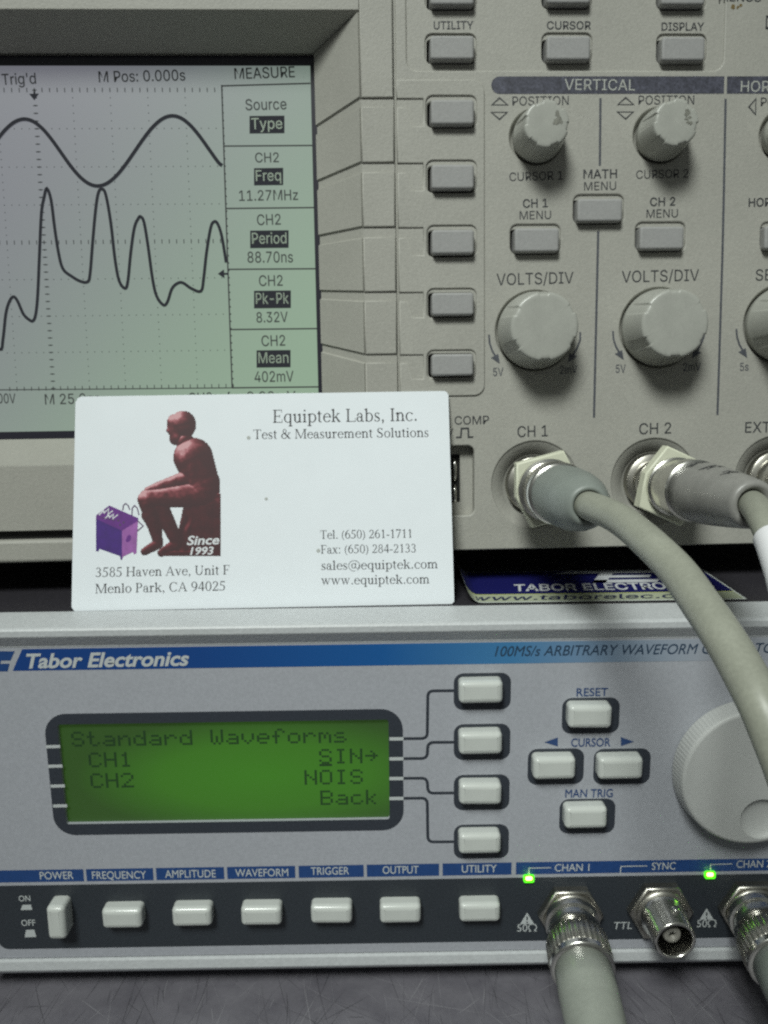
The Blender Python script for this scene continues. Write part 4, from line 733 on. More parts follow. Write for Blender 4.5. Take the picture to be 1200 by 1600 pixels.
nz = [(-60, 500), (0, 568), (12, 530), (22, 440), (35, 395), (50, 378), (65, 395), (85, 440), (105, 460), (120, 465), (130, 440), (137, 370), (143, 230), (150, 80), (160, 20), (170, -12), (185, 30), (198, 130), (212, 220), (228, 278), (260, 305), (290, 322), (315, 325), (325, 300), (335, 180), (345, 70), (355, 5), (368, -10), (382, 10), (400, 110), (415, 240), (430, 320), (452, 348), (462, 320), (472, 220), (485, 130), (500, 95), (508, 90), (520, 110), (535, 200), (550, 310), (565, 375), (590, 408), (605, 395), (620, 350), (640, 330), (660, 328), (690, 348), (725, 358), (735, 310), (745, 220), (760, 130), (772, 108), (785, 115), (800, 160), (816, 255)]
trace([(x / 2.3077, 300 + y / 2.3077) for x, y in nz], 0.72, 4)

# ---- keys
def scope_key(r, f, hh=2.1, base=0.0):
    mb = MB(); a0, b0, a1, b1 = pxrect(S, *f, base + hh); prism(mb, S, rrect(a0, b0, a1, b1, 0.7, 4), (), -4.0, base + hh, 0.55, 4, 0)
    mb.build('menu_button', M['key'], scope)
for r, f in SOFT: scope_key(r, f, 2.1, hP)
for r, f in MENU: scope_key(r, f, 1.8)
for r, f in CHAN: scope_key(r, f, 2.1)
mb = MB(); a0, b0 = S.at(630, 860); sheet(mb, S, [(gx, bB + .5), (aR - 1, bB + .5), (aR - 1, bT - 1), (gx, bT - 1)], (), -4.4); mb.build('key_cavity', M['dark'], panel)

# ---- knobs
def knob(u, v, rb, rt, h, notch, name, depth=0.075, wide=0.22):
    ax = Axis(S.pt(*S.at(u, v), 0), S.N, S.Z); mb = MB()
    def mod(t, hh, r):
        if hh < h * 0.22 or r < rt * 0.5: return r
        d = 0.0; ph = math.radians(notch)
        for k in range(6):
            x = (t - ph - k * math.pi / 3 + math.pi) % (2 * math.pi) - math.pi
            w = wide
            if abs(x) < w: d = 1.0 if abs(x) < w - 0.03 else (w - abs(x)) / 0.03
        return r - d * depth * rt * (0.35 + 0.65 * min(1, hh / h))
    prof = [(-1.3, rb - 0.3), (0.5, rb), (1.3, rb), (1.9, rb - 0.15), (h * 0.3, rb * 0.985), (h * 0.72, rt * 1.04), (h - 0.7, rt * 1.01), (h - 0.35, rt * 0.995), (h - 0.1, rt * 0.965), (h, rt * 0.92), (h + 0.03, rt * 0.84), (h + 0.05, rt * 0.5), (h + 0.06, 0)]
    lathe(mb, ax, prof, 360, mod, 0)
    o = mb.build(name, M['knob'], scope)
    return ax, o
for (u, v, r), nt_ in zip(KN[:3], (-68, -72, -70)):
    ax, o = knob(u + 2, v, 5.9, 5.15, 9.2, nt_, 'position_knob')
    mb = MB(); q = random.Random(int(u))
    for k in range(16):
        cx, cy = 2.7 + q.uniform(-1.0, 1.3), 1.4 + q.uniform(-1.7, 2.2); P = [(cx + q.uniform(.2, .55) * math.cos(t * math.pi / 5), cy + q.uniform(.15, .6) * math.sin(t * math.pi / 5)) for t in range(10)]
        if max(math.hypot(*p) for p in P) < 4.1: sheet(mb, ax, P, (), 9.2 + 0.085 + k * .004, 0)
    if mb.f: mb.build('worn_patch', M['worn'], o)
for (u, v, r) in KN[3:]:
    ax, o = knob(u, v, 9.05, 7.75, 10.5, -88, 'scale_knob', 0.05, 0.165)

# ---- sockets
def socket(ax, parent, name, r=4.8, h=11.0, base=-4.0, nutr=0, m='chrome', lug=True, tilt=0):
    mb = MB()
    if nutr:
        hexo = [(nutr * math.cos(math.radians(60 * k + tilt)), nutr * math.sin(math.radians(60 * k + tilt))) for k in range(6)]
        prism(mb, ax, hexo, (), 0, 2.3, 0.5, 2, 1); lathe(mb, ax, [(2.3, nutr * 0.80), (2.9, nutr * 0.78), (2.9, 3)], 40, None, 1)
    else: lathe(mb, ax, [(base, 7.0), (base + 3.6, 7.0), (base + 4.0, 6.6), (base + 4.0, 3)], 48, None, 2)
    lathe(mb, ax, [(-0.5, r + 0.55), (4.4, r + 0.55), (4.9, r), (h - 0.4, r), (h, r - 0.25), (h, r - 0.7), (h - 0.5, r - 0.85), (3.0, r - 0.85)], 48, None, 0)
    if lug:
        for s in (0, 180):
            t = math.radians(s + 78); P = Axis(ax.pt(r * math.cos(t) * .9, r * math.sin(t) * .9, h * 0.66), ax.X * math.cos(t) + ax.Z * math.sin(t), ax.N)
            lathe(mb, P, [(0, 0.95), (1.35, 0.95), (1.5, 0.8), (1.5, 0)], 20, None, 0)
    o = mb.build(name, [M[m], M['dull_metal'], M['dull_metal']], parent)
    mb = MB(); lathe(mb, ax, [(3.0, r - 0.8), (3.1, 2.2), (h - 2.4, 2.05), (h - 2.0, 1.85), (h - 2.0, 0.75), (h - 4, 0.7)], 32, None, 0); lathe(mb, ax, [(h - 3.5, 0.75), (h - 3.5, 0)], 16, None, 1)
    mb.build('insulator', [M['pin'], M['dark']], o)
    return o
for (u, v, r) in BN:
    socket(axis_on(S, u, v), scope, 'input_socket')

# ---- probe compensation pocket
mb = MB(); prism(mb, S, rrect(PR[0] - 0.1, PR[1] - 0.1, PR[2] + 0.1, PR[3] + 0.1, 1.2), [rrect(PR[0] + .3, S.at(690, 788)[1], S.at(721.5, 750)[0], S.at(690, 711)[1], 0.3)], -9, -3.2, 0, 2, 0)
pocket = mb.build('probe_terminal_pocket', M['scope'], panel)
mb = MB(); a0, b0, a1, b1 = pxrect(S, 640, 705, 730, 795); sheet(mb, S, [(a0, b0), (a1, b0), (a1, b1), (a0, b1)], (), -8.5); mb.build('terminal_cavity', M['dark'], panel)
for y0, y1 in ((716, 753), (757, 790)):
    mb = MB(); p0 = S.pt(*S.at(711.5, y0, -4.5), -7.5); P = [S.pt(*S.at(x, y, -3), d) for x, y, d in ((712, y0, -8), (711, y0 + 4, -4.2), (710.5, (y0 + y1) / 2, -3.4), (711, y1 - 4, -4.2), (712, y1, -8))]
    tube(mb, spline(P, 6), 0.62, 14); mb.build('probe_terminal', M['chrome'], scope)

# ---- section bars, divider lines and lettering
mb = MB()
p = [S.at(770, 133), S.at(1131.3, 134.5), S.at(1135.7, 134.5), S.at(1400, 134.5)]
z0, z1 = S.at(950, 146.6)[1], S.at(950, 119.4)[1]
rr = rrect(S.at(767.6, 133)[0], z0, S.at(900, 133)[0] + 8, z1, (z1 - z0) / 2, 8)
xr = S.at(1131.3, 134)[0]
bar_poly = [q for q in rr if q[0] < S.at(860, 133)[0]]
cy = (z0 + z1) / 2; rad = (z1 - z0) / 2; cx = S.at(767.6, 133)[0] + rad
bar_poly = [(cx + rad * math.cos(math.radians(t)), cy + rad * math.sin(math.radians(t))) for t in range(90, 271, 15)] + [(xr, z0), (xr, z1)]
sheet(mb, S, bar_poly, (), 0.05); mb.build('section_bar', M['bar'], panel); mb = MB()
sheet(mb, S, [(S.at(1135.7, 134)[0], z0), (aR - 12, z0), (aR - 12, z1), (S.at(1135.7, 134)[0], z1)], (), 0.05)
mb.build('section_bar', M['bar'], panel)
mb = MB()
for P in ([(938.2, 153.5), (937.2, 259)], [(934.7, 361), (932, 480), (928, 652.5)], [(1133.7, 154.5), (1130.9, 302), (1128.8, 395), (1125.2, 514), (1120.9, 648.5)]): mb = MB(); pxline(mb, S, P, 3.6); mb.build('divider_line', M['inkgrey'], panel)
mb = MB()
def P_(s, u0, v0, u1, v1, cap, bold=0.0, m=0, h=0.06, **k): sans(mb, S, s, u0, v0, u1, v1, cap, bold=bold, h=h, mat=m, **k)
hh = -0.4 + 0.06
P_('UTILITY', 678, 44.5, 740, 44, 12.3, 0.02, h=hh); P_('CURSOR', 855, 44.5, 924, 44.5, 12.3, 0.02, h=hh); P_('DISPLAY', 1034.5, 46.5, 1101, 46.5, 12.3, 0.02, h=hh)
P_('MENUS', 1123, 1.5, 1189, 2.5, 12.3, 0.02)
P_('VERTICAL', 882, 140.5, 992, 141.5, 17, 0.0, 1, 0.1); P_('HORIZONTAL', 1157, 143.5, 1300, 144, 17, 0.0, 1, 0.1)
P_('POSITION', 800.5, 165, 888.5, 164, 14, 0.0); P_('POSITION', 997.5, 163.5, 1084.5, 163, 14, 0.0); P_('POSITION', 1188.5, 166, 1276, 166, 13.5)
P_('CURSOR 1', 796, 283, 879.5, 280.5, 13.2, 0.0); P_('CURSOR 2', 994, 279.5, 1075.5, 277.5, 13.2, 0.0)
P_('MATH', 911.5, 279, 964, 278, 13.5, 0.022); P_('MENU', 912.5, 297.5, 962.5, 296.5, 13, 0.0)
P_('CH 1', 817, 324.5, 856, 323.5, 13, 0.022); P_('MENU', 812, 343, 861, 342, 13, 0.0)
P_('CH 2', 1015.5, 322, 1055, 321, 13, 0.022); P_('MENU', 1010, 340.5, 1059, 339.5, 13, 0.0)
P_('HORIZ', 1169.5, 323, 1222, 322, 13, 0.022)
P_('VOLTS/DIV', 776, 445.7, 896, 442.5, 18, 0.0); P_('VOLTS/DIV', 971.5, 441.5, 1092, 438.5, 18, 0.0); P_('SEC/DIV', 1180.5, 438.5, 1270, 436.5, 17.5, 0.0)
P_('5V', 770.5, 587.5, 786.5, 587, 12.5, 0.01, 2); P_('2mV', 875, 584.5, 902, 583, 12.5, 0.01, 2); P_('5V', 962, 582.5, 977.5, 582, 12.5, 0.01, 2); P_('2mV', 1067.5, 580, 1095, 578.5, 12.5, 0.01, 2); P_('5s', 1156, 579.5, 1169.5, 579, 12.5, 0.01, 2)
P_('PROBE COMP', 645, 664.5, 764, 662.5, 13, 0.006); P_('CH 1', 808.5, 683, 856, 681.5, 17, 0.006); P_('CH 2', 998.5, 678.5, 1048.5, 677, 17, 0.006); P_('EXT TRIG', 1164, 676, 1262, 674, 16.5, 0.006)
P_('5V', 690, 682.5, 708, 682, 12.5, 0.0)
pxline(mb, S, [(712.5, 683.5), (720, 683.2), (721, 669.5), (731.5, 669.2), (732, 683), (739.5, 682.8)], 2.6, 0.06, 0)
for u, v in ((780.5, 150), (977.5, 149.5)):
    pxline(mb, S, [(u - 12, v + 14), (u + 12.5, v + 14), (u, v + 3)], 2.2, 0.06, 0, True); pxline(mb, S, [(u - 13, v + 25.5), (u + 12, v + 25.5), (u, v + 36.5)], 2.2, 0.06, 0, True)
pxline(mb, S, [(1170, 167), (1181, 154.5), (1180.5, 179)], 2.2, 0.06, 0, True)
for du, dv, fl_ in ((0, 0, 1), (193.5, -6, 1), (386.5, -9, 0)):
    for P, A in (([(764, 523), (765, 536), (769, 548), (775.5, 559)], [(767, 559), (778.5, 553), (781, 568.5)]), ([(906.5, 519), (906.5, 531), (902, 543), (896, 554)], [(889.5, 551.5), (902, 557), (888, 566)])):
        if A[0][0] > 800 and not fl_: continue
        pxline(mb, S, [(a + du, b + dv) for a, b in P], 2.8, 0.06, 2); pxpoly(mb, S, [(a + du, b + dv) for a, b in A], 0.064, 2)
sans(mb, S, 'DEFAULT', 1196, 45, 1262, 45, 20, 0.03, 0, 0.06, 0)
mb.build('panel_lettering', [M['ink'], M['pale_ink'], M['inkgrey']], panel)
mb = MB()
for u, v, r in ((1145, 10.5, 4.2), (1153, 11, 2.2), (1157.5, 8.5, 2.4), (1152, 13, 1.6)):
    a, b = S.at(u, v); k = S.mm(u, v); sheet(mb, S, [(a + k * r * rnd.uniform(.6, 1.2) * math.cos(t * math.pi / 5), b + k * r * rnd.uniform(.6, 1.2) * math.sin(t * math.pi / 5)) for t in range(10)], (), 0.05)
mb.build('stain', M['stain'], panel)

# ================================================================== WAVEFORM GENERATOR
gen = thing('waveform_generator', 'grey bench waveform generator with green display and blue labels, underneath the oscilloscope', 'signal generator', (0, 60, BZ))
gL, gR = -97.0, 118.0
yb = 7.2                                             # back edge of the top rim
# rim and case (front rim stands proud of the panel)
mb = MB()
rz1, rz0 = 0.12, -90.6
PB, PT = G.at(600, 1487.5)[1], -4.2                    # panel opening, bottom and top
def bar_profile(mb, prof, x0, x1, m=0):
    A = [mb.vert(W3(x0, y, z)) for y, z in prof]; B = [mb.vert(W3(x1, y, z)) for y, z in prof]
    n = len(prof)
    for i in range(n):
        j = (i + 1) % n; mb.face((A[i], A[j], B[j], B[i]), m, False)
    mb.face(A[::-1], m); mb.face(B, m)
yf = -4.0
zf0, zf1, zf2 = G.at(600, 975, 1.9)[1], G.at(600, 988, 2.0)[1], G.at(600, 1003, 0.0)[1]
bar_profile(mb, [(yb, -4.0), (yb, rz1 - 0.25), (yb - 0.25, rz1), (-1.3, zf0 + 0.1), (-1.75, zf0 - 0.1), (-2.0, zf0 - 0.5), (-2.0, zf1 + .15), (-1.9, zf1 - .1), (-0.15, zf2 + 0.25), (-0.1, zf2), (1.5, zf2)][::-1], -140, 140)
bar_profile(mb, [(30, -91.0), (30, PB - .3), (-0.15, PB - 0.3), (-0.45, PB - 0.42), (-0.6, PB - 0.7), (-0.8, PB - 2.8), (-0.65, PB - 3.2), (0.1, PB - 4.2), (0.6, PB - 4.4), (12, -90.0), (12, -91.0)][::-1], gL - 2.5, 140)
mb.build('case_rim', M['rim'], gen)
mb = MB(); prism(mb, FL, [(-138, 7.3), (138, 7.3), (138, 260), (-138, 260)], (), -88, 0.0, 0, 2, 0, True); mb.build('lid', M['lid'], gen)
for x in (-75, 95):
    mb = MB(); lathe(mb, Axis(W3(x, 30, BZ), W3(0, 0, 1), W3(0, 1, 0)), [(0, 0), (0, 7), (5.5, 7.5), (5.5, 0)], 28); mb.build('foot', M['dark'], gen)
# panel
win = pxrect(G, 96.5, 1128, 608, 1284)
mb = MB(); prism(mb, G, [(-138, PB), (138, PB), (138, -2.6), (-138, -2.6)], [rrect(*win, 0.6, 3)], -1.0, 0.0, 0, 2, 0)
gp = mb.build('front_panel', M['gen'], gen)
# display
mb = MB(); bz = pxrect(G, 76.5, 1111.5, 630, 1301); outer = rrect(*bz, 5.0, 8); prism(mb, G, outer, [rrect(*win, 0.6, 3)], 0.0, 0.06, 0, 2, 0)
disp = mb.build('display_surround', M['slate'], gen)
mb = MB(); sheet(mb, G, [(win[0] - 2, win[1] - 2), (win[2] + 2, win[1] - 2), (win[2] + 2, win[3] + 2), (win[0] - 2, win[3] + 2)], (), -0.95)
lcd = mb.build('display', M['green_lcd'], gen)
mb = MB()
dh = -0.88
p00 = Vector(G.at(110.5, 1144, dh)); p18 = Vector(G.at(541.5, 1136.5, dh)); pr = Vector(G.at(588, 1256, dh))
px_ = (p18 - p00).x / 17.83 ; by = (Vector(G.at(541.5, 1160, dh)) - p18).y / 7.0
rowv = (Vector(G.at(545, 1257, dh)) - Vector(G.at(545, 1160, dh))).y / 3.0
for r, (c0, s) in [(0, (0, 'Standard')), (0, (9, 'Waveforms')), (1, (1, 'CH1')), (1, (16, 'SIN>')), (2, (1, 'CH2')), (2, (15, 'NOIS')), (3, (16, 'Back'))]:
    for i, ch in enumerate(s):
        for y, bits in enumerate(DOT[ch].split()):
            for x, bit in enumerate(bits):
                if bit == '1':
                    a = p00.x + (c0 + i + x / 6.0) * px_; b = (p00.y + p18.y) / 2 + r * rowv + y * by
                    w, hgt = px_ / 6 * 0.90, by * 0.90; sheet(mb, G, [(a, b), (a + w, b), (a + w, b + hgt), (a, b + hgt)], (), dh)
a = p00.x + 16 * px_; b = (p00.y + p18.y) / 2 + 1 * rowv + 7.0 * by; sheet(mb, G, [(a, b), (a + px_ * .83, b), (a + px_ * .83, b + by), (a, b + by)], (), dh)
mb.build('display_text', M['lcd_ink'], lcd)
# white ticks, lead lines
for y in (1166.5, 1197, 1228, 1259): mb = MB(); pxline(mb, G, [(72 + (y - 1166) * .12, y), (94 + (y - 1166) * .12, y - .5)], 5.2, 0.11, 0); mb.build('tick_mark', M['white_ink'], gp)
for y in (1154, 1185.2, 1216, 1247.2): mb = MB(); pxline(mb, G, [(608.5, y + .2), (630.5, y)], 5.6, 0.11, 0); mb.build('tick_mark', M['white_ink'], gp)
mb = MB()
def arcpts(P, r, n=5):
    out = [Vector(P[0])]
    for i in range(1, len(P) - 1):
        p, a, b = Vector(P[i]), Vector(P[i - 1]), Vector(P[i + 1]); d0, d1 = (a - p).normalized(), (b - p).normalized(); A, B = p + d0 * r, p + d1 * r
        for k in range(n + 1): t = k / n; out.append(A * (1 - t) ** 2 + p * 2 * t * (1 - t) + B * t * t)
    return out + [Vector(P[-1])]
for y0, y1 in ((1154, 1079), (1185.2, 1159.5), (1216, 1238.8), (1247.2, 1315)):
    mb = MB(); pxline(mb, G, arcpts([(630.5, y0), (667.5, y0 - .4), (668.5, y1 + .4), (711, y1)], 9), 4.6, 0.05, 0); mb.build('lead_line', M['slate'], gp)
# keys and their printed frames
FR = [(709, 1051.5, 798, 1108.7), (709, 1131, 797, 1186.8), (709, 1210.3, 796, 1265.2), (709, 1288, 794.8, 1341), (878, 1090, 967.6, 1145.7), (824.5, 1169.6, 912, 1225.3), (927.3, 1169.6, 1015.8, 1225), (874, 1248, 960.8, 1301.8)]
for f in FR: mb = MB(); a0, b0, a1, b1 = pxrect(G, *f); sheet(mb, G, rrect(a0, b0, a1, b1, 2.2, 6), (), 0.07, 0); mb.build('key_frame', M['slate'], gp)
def gen_key(u0, v0, u1, v1, h=3.3, name='key'):
    uc, vc = (u0 + u1) / 2, (v0 + v1) / 2
    a0 = G.at(u0, vc, 0 if uc > 591 else h)[0]; a1 = G.at(u1, vc, h if uc > 591 else 0)[0]
    if uc > 591: a0 = G.at(u0, vc, h * .5)[0]
    b1 = G.at(uc, v0, 0.8)[1]; b0 = G.at(uc, v1, h)[1]
    mb = MB(); prism(mb, G, rrect(a0, b0, a1, b1, 1.1, 6), (), 0.0, h, 1.25, 6, 0); o = mb.build(name, M['gen_key'], gen)
    o.rotation_euler = (math.radians(rnd.uniform(-.9, .9)), math.radians(rnd.uniform(-.7, .7)), math.radians(rnd.uniform(-.9, .9))); return o
for f in ((716.5, 1059, 786.5, 1101), (716.5, 1138.5, 785.5, 1181), (717, 1217.5, 784.5, 1259.5), (716.5, 1295, 783.5, 1336.5), (886.5, 1096.5, 957.5, 1140), (832, 1177, 900.5, 1220), (933, 1177, 1006, 1220), (881, 1254, 950, 1297)): gen_key(*f)
for f in ((157.5, 1411.5, 228, 1453), (267.5, 1409.5, 335, 1450), (375.5, 1408.5, 442.5, 1448.5), (485, 1406, 551, 1445.5), (593.5, 1404.5, 658, 1445), (717.5, 1402.5, 782.5, 1443)): gen_key(*f)
gen_key(71.5, 1402.5, 114, 1470, 4.6, 'power_button')
# blue band, tabs, dark strip
mb = MB(); zt, zb = G.at(600, 1006)[1], (G.at(40, 1049)[1] + G.at(680, 1036)[1] + G.at(1200, 1032)[1]) / 3
x0, x1 = G.at(35, 1017)[0], G.at(20, 1049)[0]
zt = min(zt, -4.6)
sheet(mb, G, [(x1, zb), (130, zb), (130, zt), (x0, zt)], (), 0.05); mb.build('brand_band', M['band'], gp, W3(0, 0, zb))
mb = MB()
pxpoly(mb, G, [(-60, 1049), (12, 1049), (15, 1037), (0, 1037), (2, 1032), (16.5, 1032), (23, 1017.5), (-60, 1017.5)], 0.05, 0); mb.build('brand_mark', M['tab'], gp)
zt_, zb_ = [sum(G.at(u, v)[1] for u, v in L) / len(L) for L in ([(130, 1358.7), (350, 1354.9), (568, 1350), (806, 1347), (1200, 1341)], [(130, 1377), (350, 1374.5), (568, 1369), (806, 1365.5), (1200, 1360)])]
for u0, u1 in ((-30, 130.2), (134.6, 239.2), (244, 350), (355, 461.2), (466.8, 568.3), (573.2, 686), (691.5, 799), (806, 1420)):
    mb = MB(); sheet(mb, G, [(G.at(u0, 1362)[0], zb_), (G.at(u1, 1362)[0], zb_), (G.at(u1, 1362)[0], zt_), (G.at(u0, 1362)[0], zt_)], (), 0.06, 0); mb.build('label_tab', M['tab'], gp)
mb = MB(); z0, z1 = G.at(600, 1473.5)[1], sum(G.at(u, v)[1] for u, v in [(20, 1382.5), (420, 1378.5), (800, 1371.3)]) / 3
R_ = 2.5; xl = G.at(-6, 1440)[0]
sheet(mb, G, [(130, z0), (130, z1), (xl - 4, z1)] + [(xl + 0 + R_ + R_ * math.cos(math.radians(t)), z0 + R_ + R_ * math.sin(math.radians(t))) for t in range(180, 271, 15)], (), 0.05); mb.build('control_strip', M['strip'], gp)
# lettering on the generator
mb = MB()
def Q_(s, u0, v0, u1, v1, cap, bold=0.0, m=0, shear=0.0, h=0.12): text(mb, G, s, u0, v0, u1, v1, cap, bold=bold, shear=shear, h=h, mat=m)
Q_('Tabor Electronics', 43, 1043.5, 296.5, 1039, 21.5, 0.028, 0, 0.28)
mb.build('brand_lettering', M['white_ink'], gp)
for s, u0, u1, v in (('POWER', 63, 115.5, 1373.6), ('FREQUENCY', 144.5, 229, 1373), ('AMPLITUDE', 258.5, 337.5, 1371), ('WAVEFORM', 368, 450.5, 1369.2), ('TRIGGER', 486, 545.5, 1366.5), ('OUTPUT', 598, 654, 1364.8), ('UTILITY', 721.5, 776, 1363)): mb = MB(); Q_(s, u0, v, u1, v - .8, 11.6, 0.006, 0); mb.build('key_label', M['white_ink'], gp)
mb = MB(); Q_('CHAN 1', 866.5, 1361, 920.5, 1360.3, 11.2, 0.006); Q_('SYNC', 1018, 1358.6, 1055, 1358, 11.2, 0.006); Q_('CHAN 2', 1150, 1355.5, 1204, 1354.5, 11.2, 0.006)
for P in ([(826.5, 1366), (826.5, 1356), (861, 1355.3)], [(969, 1366), (970, 1353.3), (1011, 1352.5)], [(1110, 1361), (1110, 1350.3), (1144, 1349.3)]): pxline(mb, G, P, 1.6, 0.12, 0)
Q_('ON', 30, 1407.8, 48, 1407.5, 8.6, 0.01, 0); mb.build('switch_label', M['white_ink'], gp); mb = MB(); Q_('OFF', 34, 1446, 56, 1445.6, 9, 0.01, 0)
mb.build('switch_label', M['white_ink'], gp)
for P in ([(32.5, 1421.5), (51, 1421), (48.5, 1413), (35.5, 1413.3)], [(39, 1464), (57, 1463.5), (54, 1452), (41, 1452.5)]): mb = MB(); pxpoly(mb, G, P, 0.12); mb.build('switch_symbol', M['white_ink'], gp)
for u, v in ((823.4, 1434.5), (1103.8, 1427.6)):
    mb = MB()
    pxpoly(mb, G, [(u - 11, v + 9), (u + 11, v + 8.5), (u, v - 9)], 0.12); pxline(mb, G, [(u, v - 3), (u, v + 3)], 2.2, 0.15, 1); pxpoly(mb, G, [(u - 1.2, v + 7), (u + 1.2, v + 7), (u + 1.2, v + 5), (u - 1.2, v + 5)], 0.15, 1)
    Q_('50', u - 15.5, v + 20.5, u + .5, v + 20.2, 11, 0.004, 0); 
    pxline(mb, G, arcpts([(u + 2.5, v + 20), (u + 6, v + 20), (u + 2, v + 15), (u + 3.5, v + 10), (u + 8.5, v + 8.8), (u + 13.5, v + 10), (u + 15, v + 15), (u + 11, v + 19.6), (u + 15, v + 19.6)], 1.4, 3), 1.7, 0.12, 0)
    mb.build('warning_symbol', [M['white_ink'], M['strip']], gp)
mb = MB(); Q_('TTL', 959, 1451.5, 987, 1450.8, 11, 0.0, 0, 0.15); mb.build('socket_lettering', M['white_ink'], gp)
mb = MB()
Q_('100MS/s ARBITRARY WAVEFORM GENERATOR', 773, 1025.2, 1221, 1019.5, 15.5, 0.004, 1, 0.25, 0.1)
Q_('RESET', 900.5, 1087.5, 949.5, 1086.8, 12.2, 0.01); Q_('CURSOR', 892, 1166.3, 953.5, 1165.6, 12.6, 0.01); Q_('MAN TRIG', 883, 1245.6, 957, 1244.8, 12.3, 0.01)
pxpoly(mb, G, [(850.5, 1159.5), (871.5, 1152), (871.5, 1166)], 0.1); pxpoly(mb, G, [(990.5, 1158.5), (970, 1151.5), (970, 1165.5)], 0.1)
mb.build('blue_lettering', [M['blueink'], M['navy']], gp)
# LEDs
for u, v in ((826.5, 1372.5), (1109.7, 1366.5)):
    a0, b0, a1, b1 = pxrect(G, u - 8.5, v - 4.5, u + 8.5, v + 6.5, 0.5); mb = MB(); prism(mb, G, rrect(a0, b0, a1, b1, 0.5), (), 0, 0.9, 0.4, 4, 0); o = mb.build('indicator_light', M['led'], gen)
    a0, b0, a1, b1 = pxrect(G, u - 5, v - 2.5, u + 5, v + 3, 0.95); mb = MB(); prism(mb, G, rrect(a0, b0, a1, b1, 0.4), (), 0.85, 1.0, 0.08, 2, 0); mb.build('glowing_core', M['led_core'], o)
# sockets
CH1G, SYN, CH2G = axis_on(G, 889.5, 1424), axis_on(G, 1029, 1418.5), axis_on(G, 1171, 1416)
for ax in (CH1G, SYN, CH2G): socket(ax, gen, 'output_socket', 4.75, 11.6, 0, 7.75)
# dial
ax = Axis(G.pt(*G.at(1163, 1199)), G.N, G.Z)
mb = MB()
def flute(t, h, r):
    return r + (0.045 * math.cos(t * 110) if 0.5 < h < 4.6 and r > 13 else 0)
D = 880
Rd = 16.9
lathe(mb, ax, [(0, Rd - .3), (0.4, Rd), (0.6, Rd), (4.4, Rd - 0.5), (4.9, Rd - 0.65), (5.2, Rd - 0.95), (5.3, Rd - 1.4)], D, flute, 0)
dc = Vector(G.at(1190, 1280, 5.3)) - Vector(G.at(1163, 1199)); rd = min(5.3, 15.2 - dc.length)
cir = ring(dc.x, dc.y, rd, 40)
fill(mb, ax.pt, [ring(0, 0, Rd - 1.4, 120), cw(cir)], 5.3, 0)
sub = Axis(ax.pt(dc.x, dc.y, 0), ax.N, ax.Z)
lathe(mb, sub, [(5.3 - 1.7, 0.0)] + [(5.3 - 1.7 * math.cos(math.radians(90 * k / 8)) ** 0.9 if k < 8 else 5.3, rd * math.sin(math.radians(90 * k / 8))) for k in range(1, 9)], 40, None, 0)
mb.build('dial', M['dial'], gen)

# ================================================================== STICKER on the lid
mb = MB()
def lidpt(u, v, z=0.15):
    d = ray(u, v); t = (z - CAM.z) / d.z; return CAM + t * d
yA, yB_ = 8.6, 36.0
xs0 = lidpt(752, 941).x
class Sheet:
    """Paper lying on the lid, its left end curling up and over."""
    def pt(s, a, b, h=0.0):
        R = 9.0
        if a >= 0: return W3(xs0 + a, yA + b, 0.25 + h)
        t = -a / R; return W3(xs0 - R * math.sin(t) * .5, yA + b, 0.25 + R * (1 - math.cos(t)) + h)
SH = Sheet()
Lr = 62.0
strip_b = 6.6
def grid(mb, a0, a1, b0, b1, h, m, n=24):
    for i in range(n):
        aa, ab = a0 + (a1 - a0) * i / n, a0 + (a1 - a0) * (i + 1) / n
        ids = [mb.vert(SH.pt(aa, b0, h)), mb.vert(SH.pt(ab, b0, h)), mb.vert(SH.pt(ab, b1, h)), mb.vert(SH.pt(aa, b1, h))]; mb.face(ids, m, True)
grid(mb, -10.5, Lr, 0, 27.5, 0.0, 1, 40)
M['st_blue'] = mat('sticker_blue', (0.012, 0.013, 0.11), 0.35); M['st_strip'] = mat('sticker_pale_strip', (0.42, 0.46, 0.33), 0.45); M['st_white'] = mat('sticker_white', (0.62, 0.64, 0.66), 0.45); M['st_navy'] = mat('sticker_navy', (0.02, 0.025, 0.08), 0.45); M['st_edge'] = mat('sticker_yellow_line', (0.55, 0.60, 0.15), 0.45)
sticker = mb.build('sticker', [M['st_blue'], M['paper_edge']], None)
tag(sticker, 'blue and white paper label curling up at its left end, lying on the black lid', 'sticker')
mb = MB()
grid(mb, -10.2, Lr - .5, strip_b, 27.0, 0.06, 0, 40); grid(mb, -10.2, Lr - .5, 0.6, strip_b - .5, 0.06, 1, 40); grid(mb, -10.2, Lr - .5, strip_b - .5, strip_b - .1, 0.07, 4, 40)
def shtext(s, a0, a1, b0, cap, bold, shear, m, space=1.0, h=0.12):
    V, F = sans_glyphs(s, bold * 509); V = [(x + y * shear, y) for x, y in V]; x0 = min(v[0] for v in V); x1 = max(v[0] for v in V); base = len(mb.v)
    for x, y in V: mb.vert(SH.pt(a0 + (x - x0) / (x1 - x0) * (a1 - a0), b0 + y / 509 * cap, h))
    for f in F: mb.face([base + i for i in f], m)
def ax_(u, v): return lidpt(u, v).x - xs0
shtext('TABOR ELECTRONICS', ax_(808, 925), ax_(1124, 922), 8.9, 5.6, 0.035, 0.25, 2)
shtext('www.taborelec.com', -2.0, ax_(1118, 935), 1.5, 3.6, 0.02, 0.25, 3, 1.6)
def shpoly(P, m, h=0.12):
    ids = [mb.vert(SH.pt(a, b, h)) for a, b in P]; mb.face(ids, m)
e0 = ax_(940, 915)
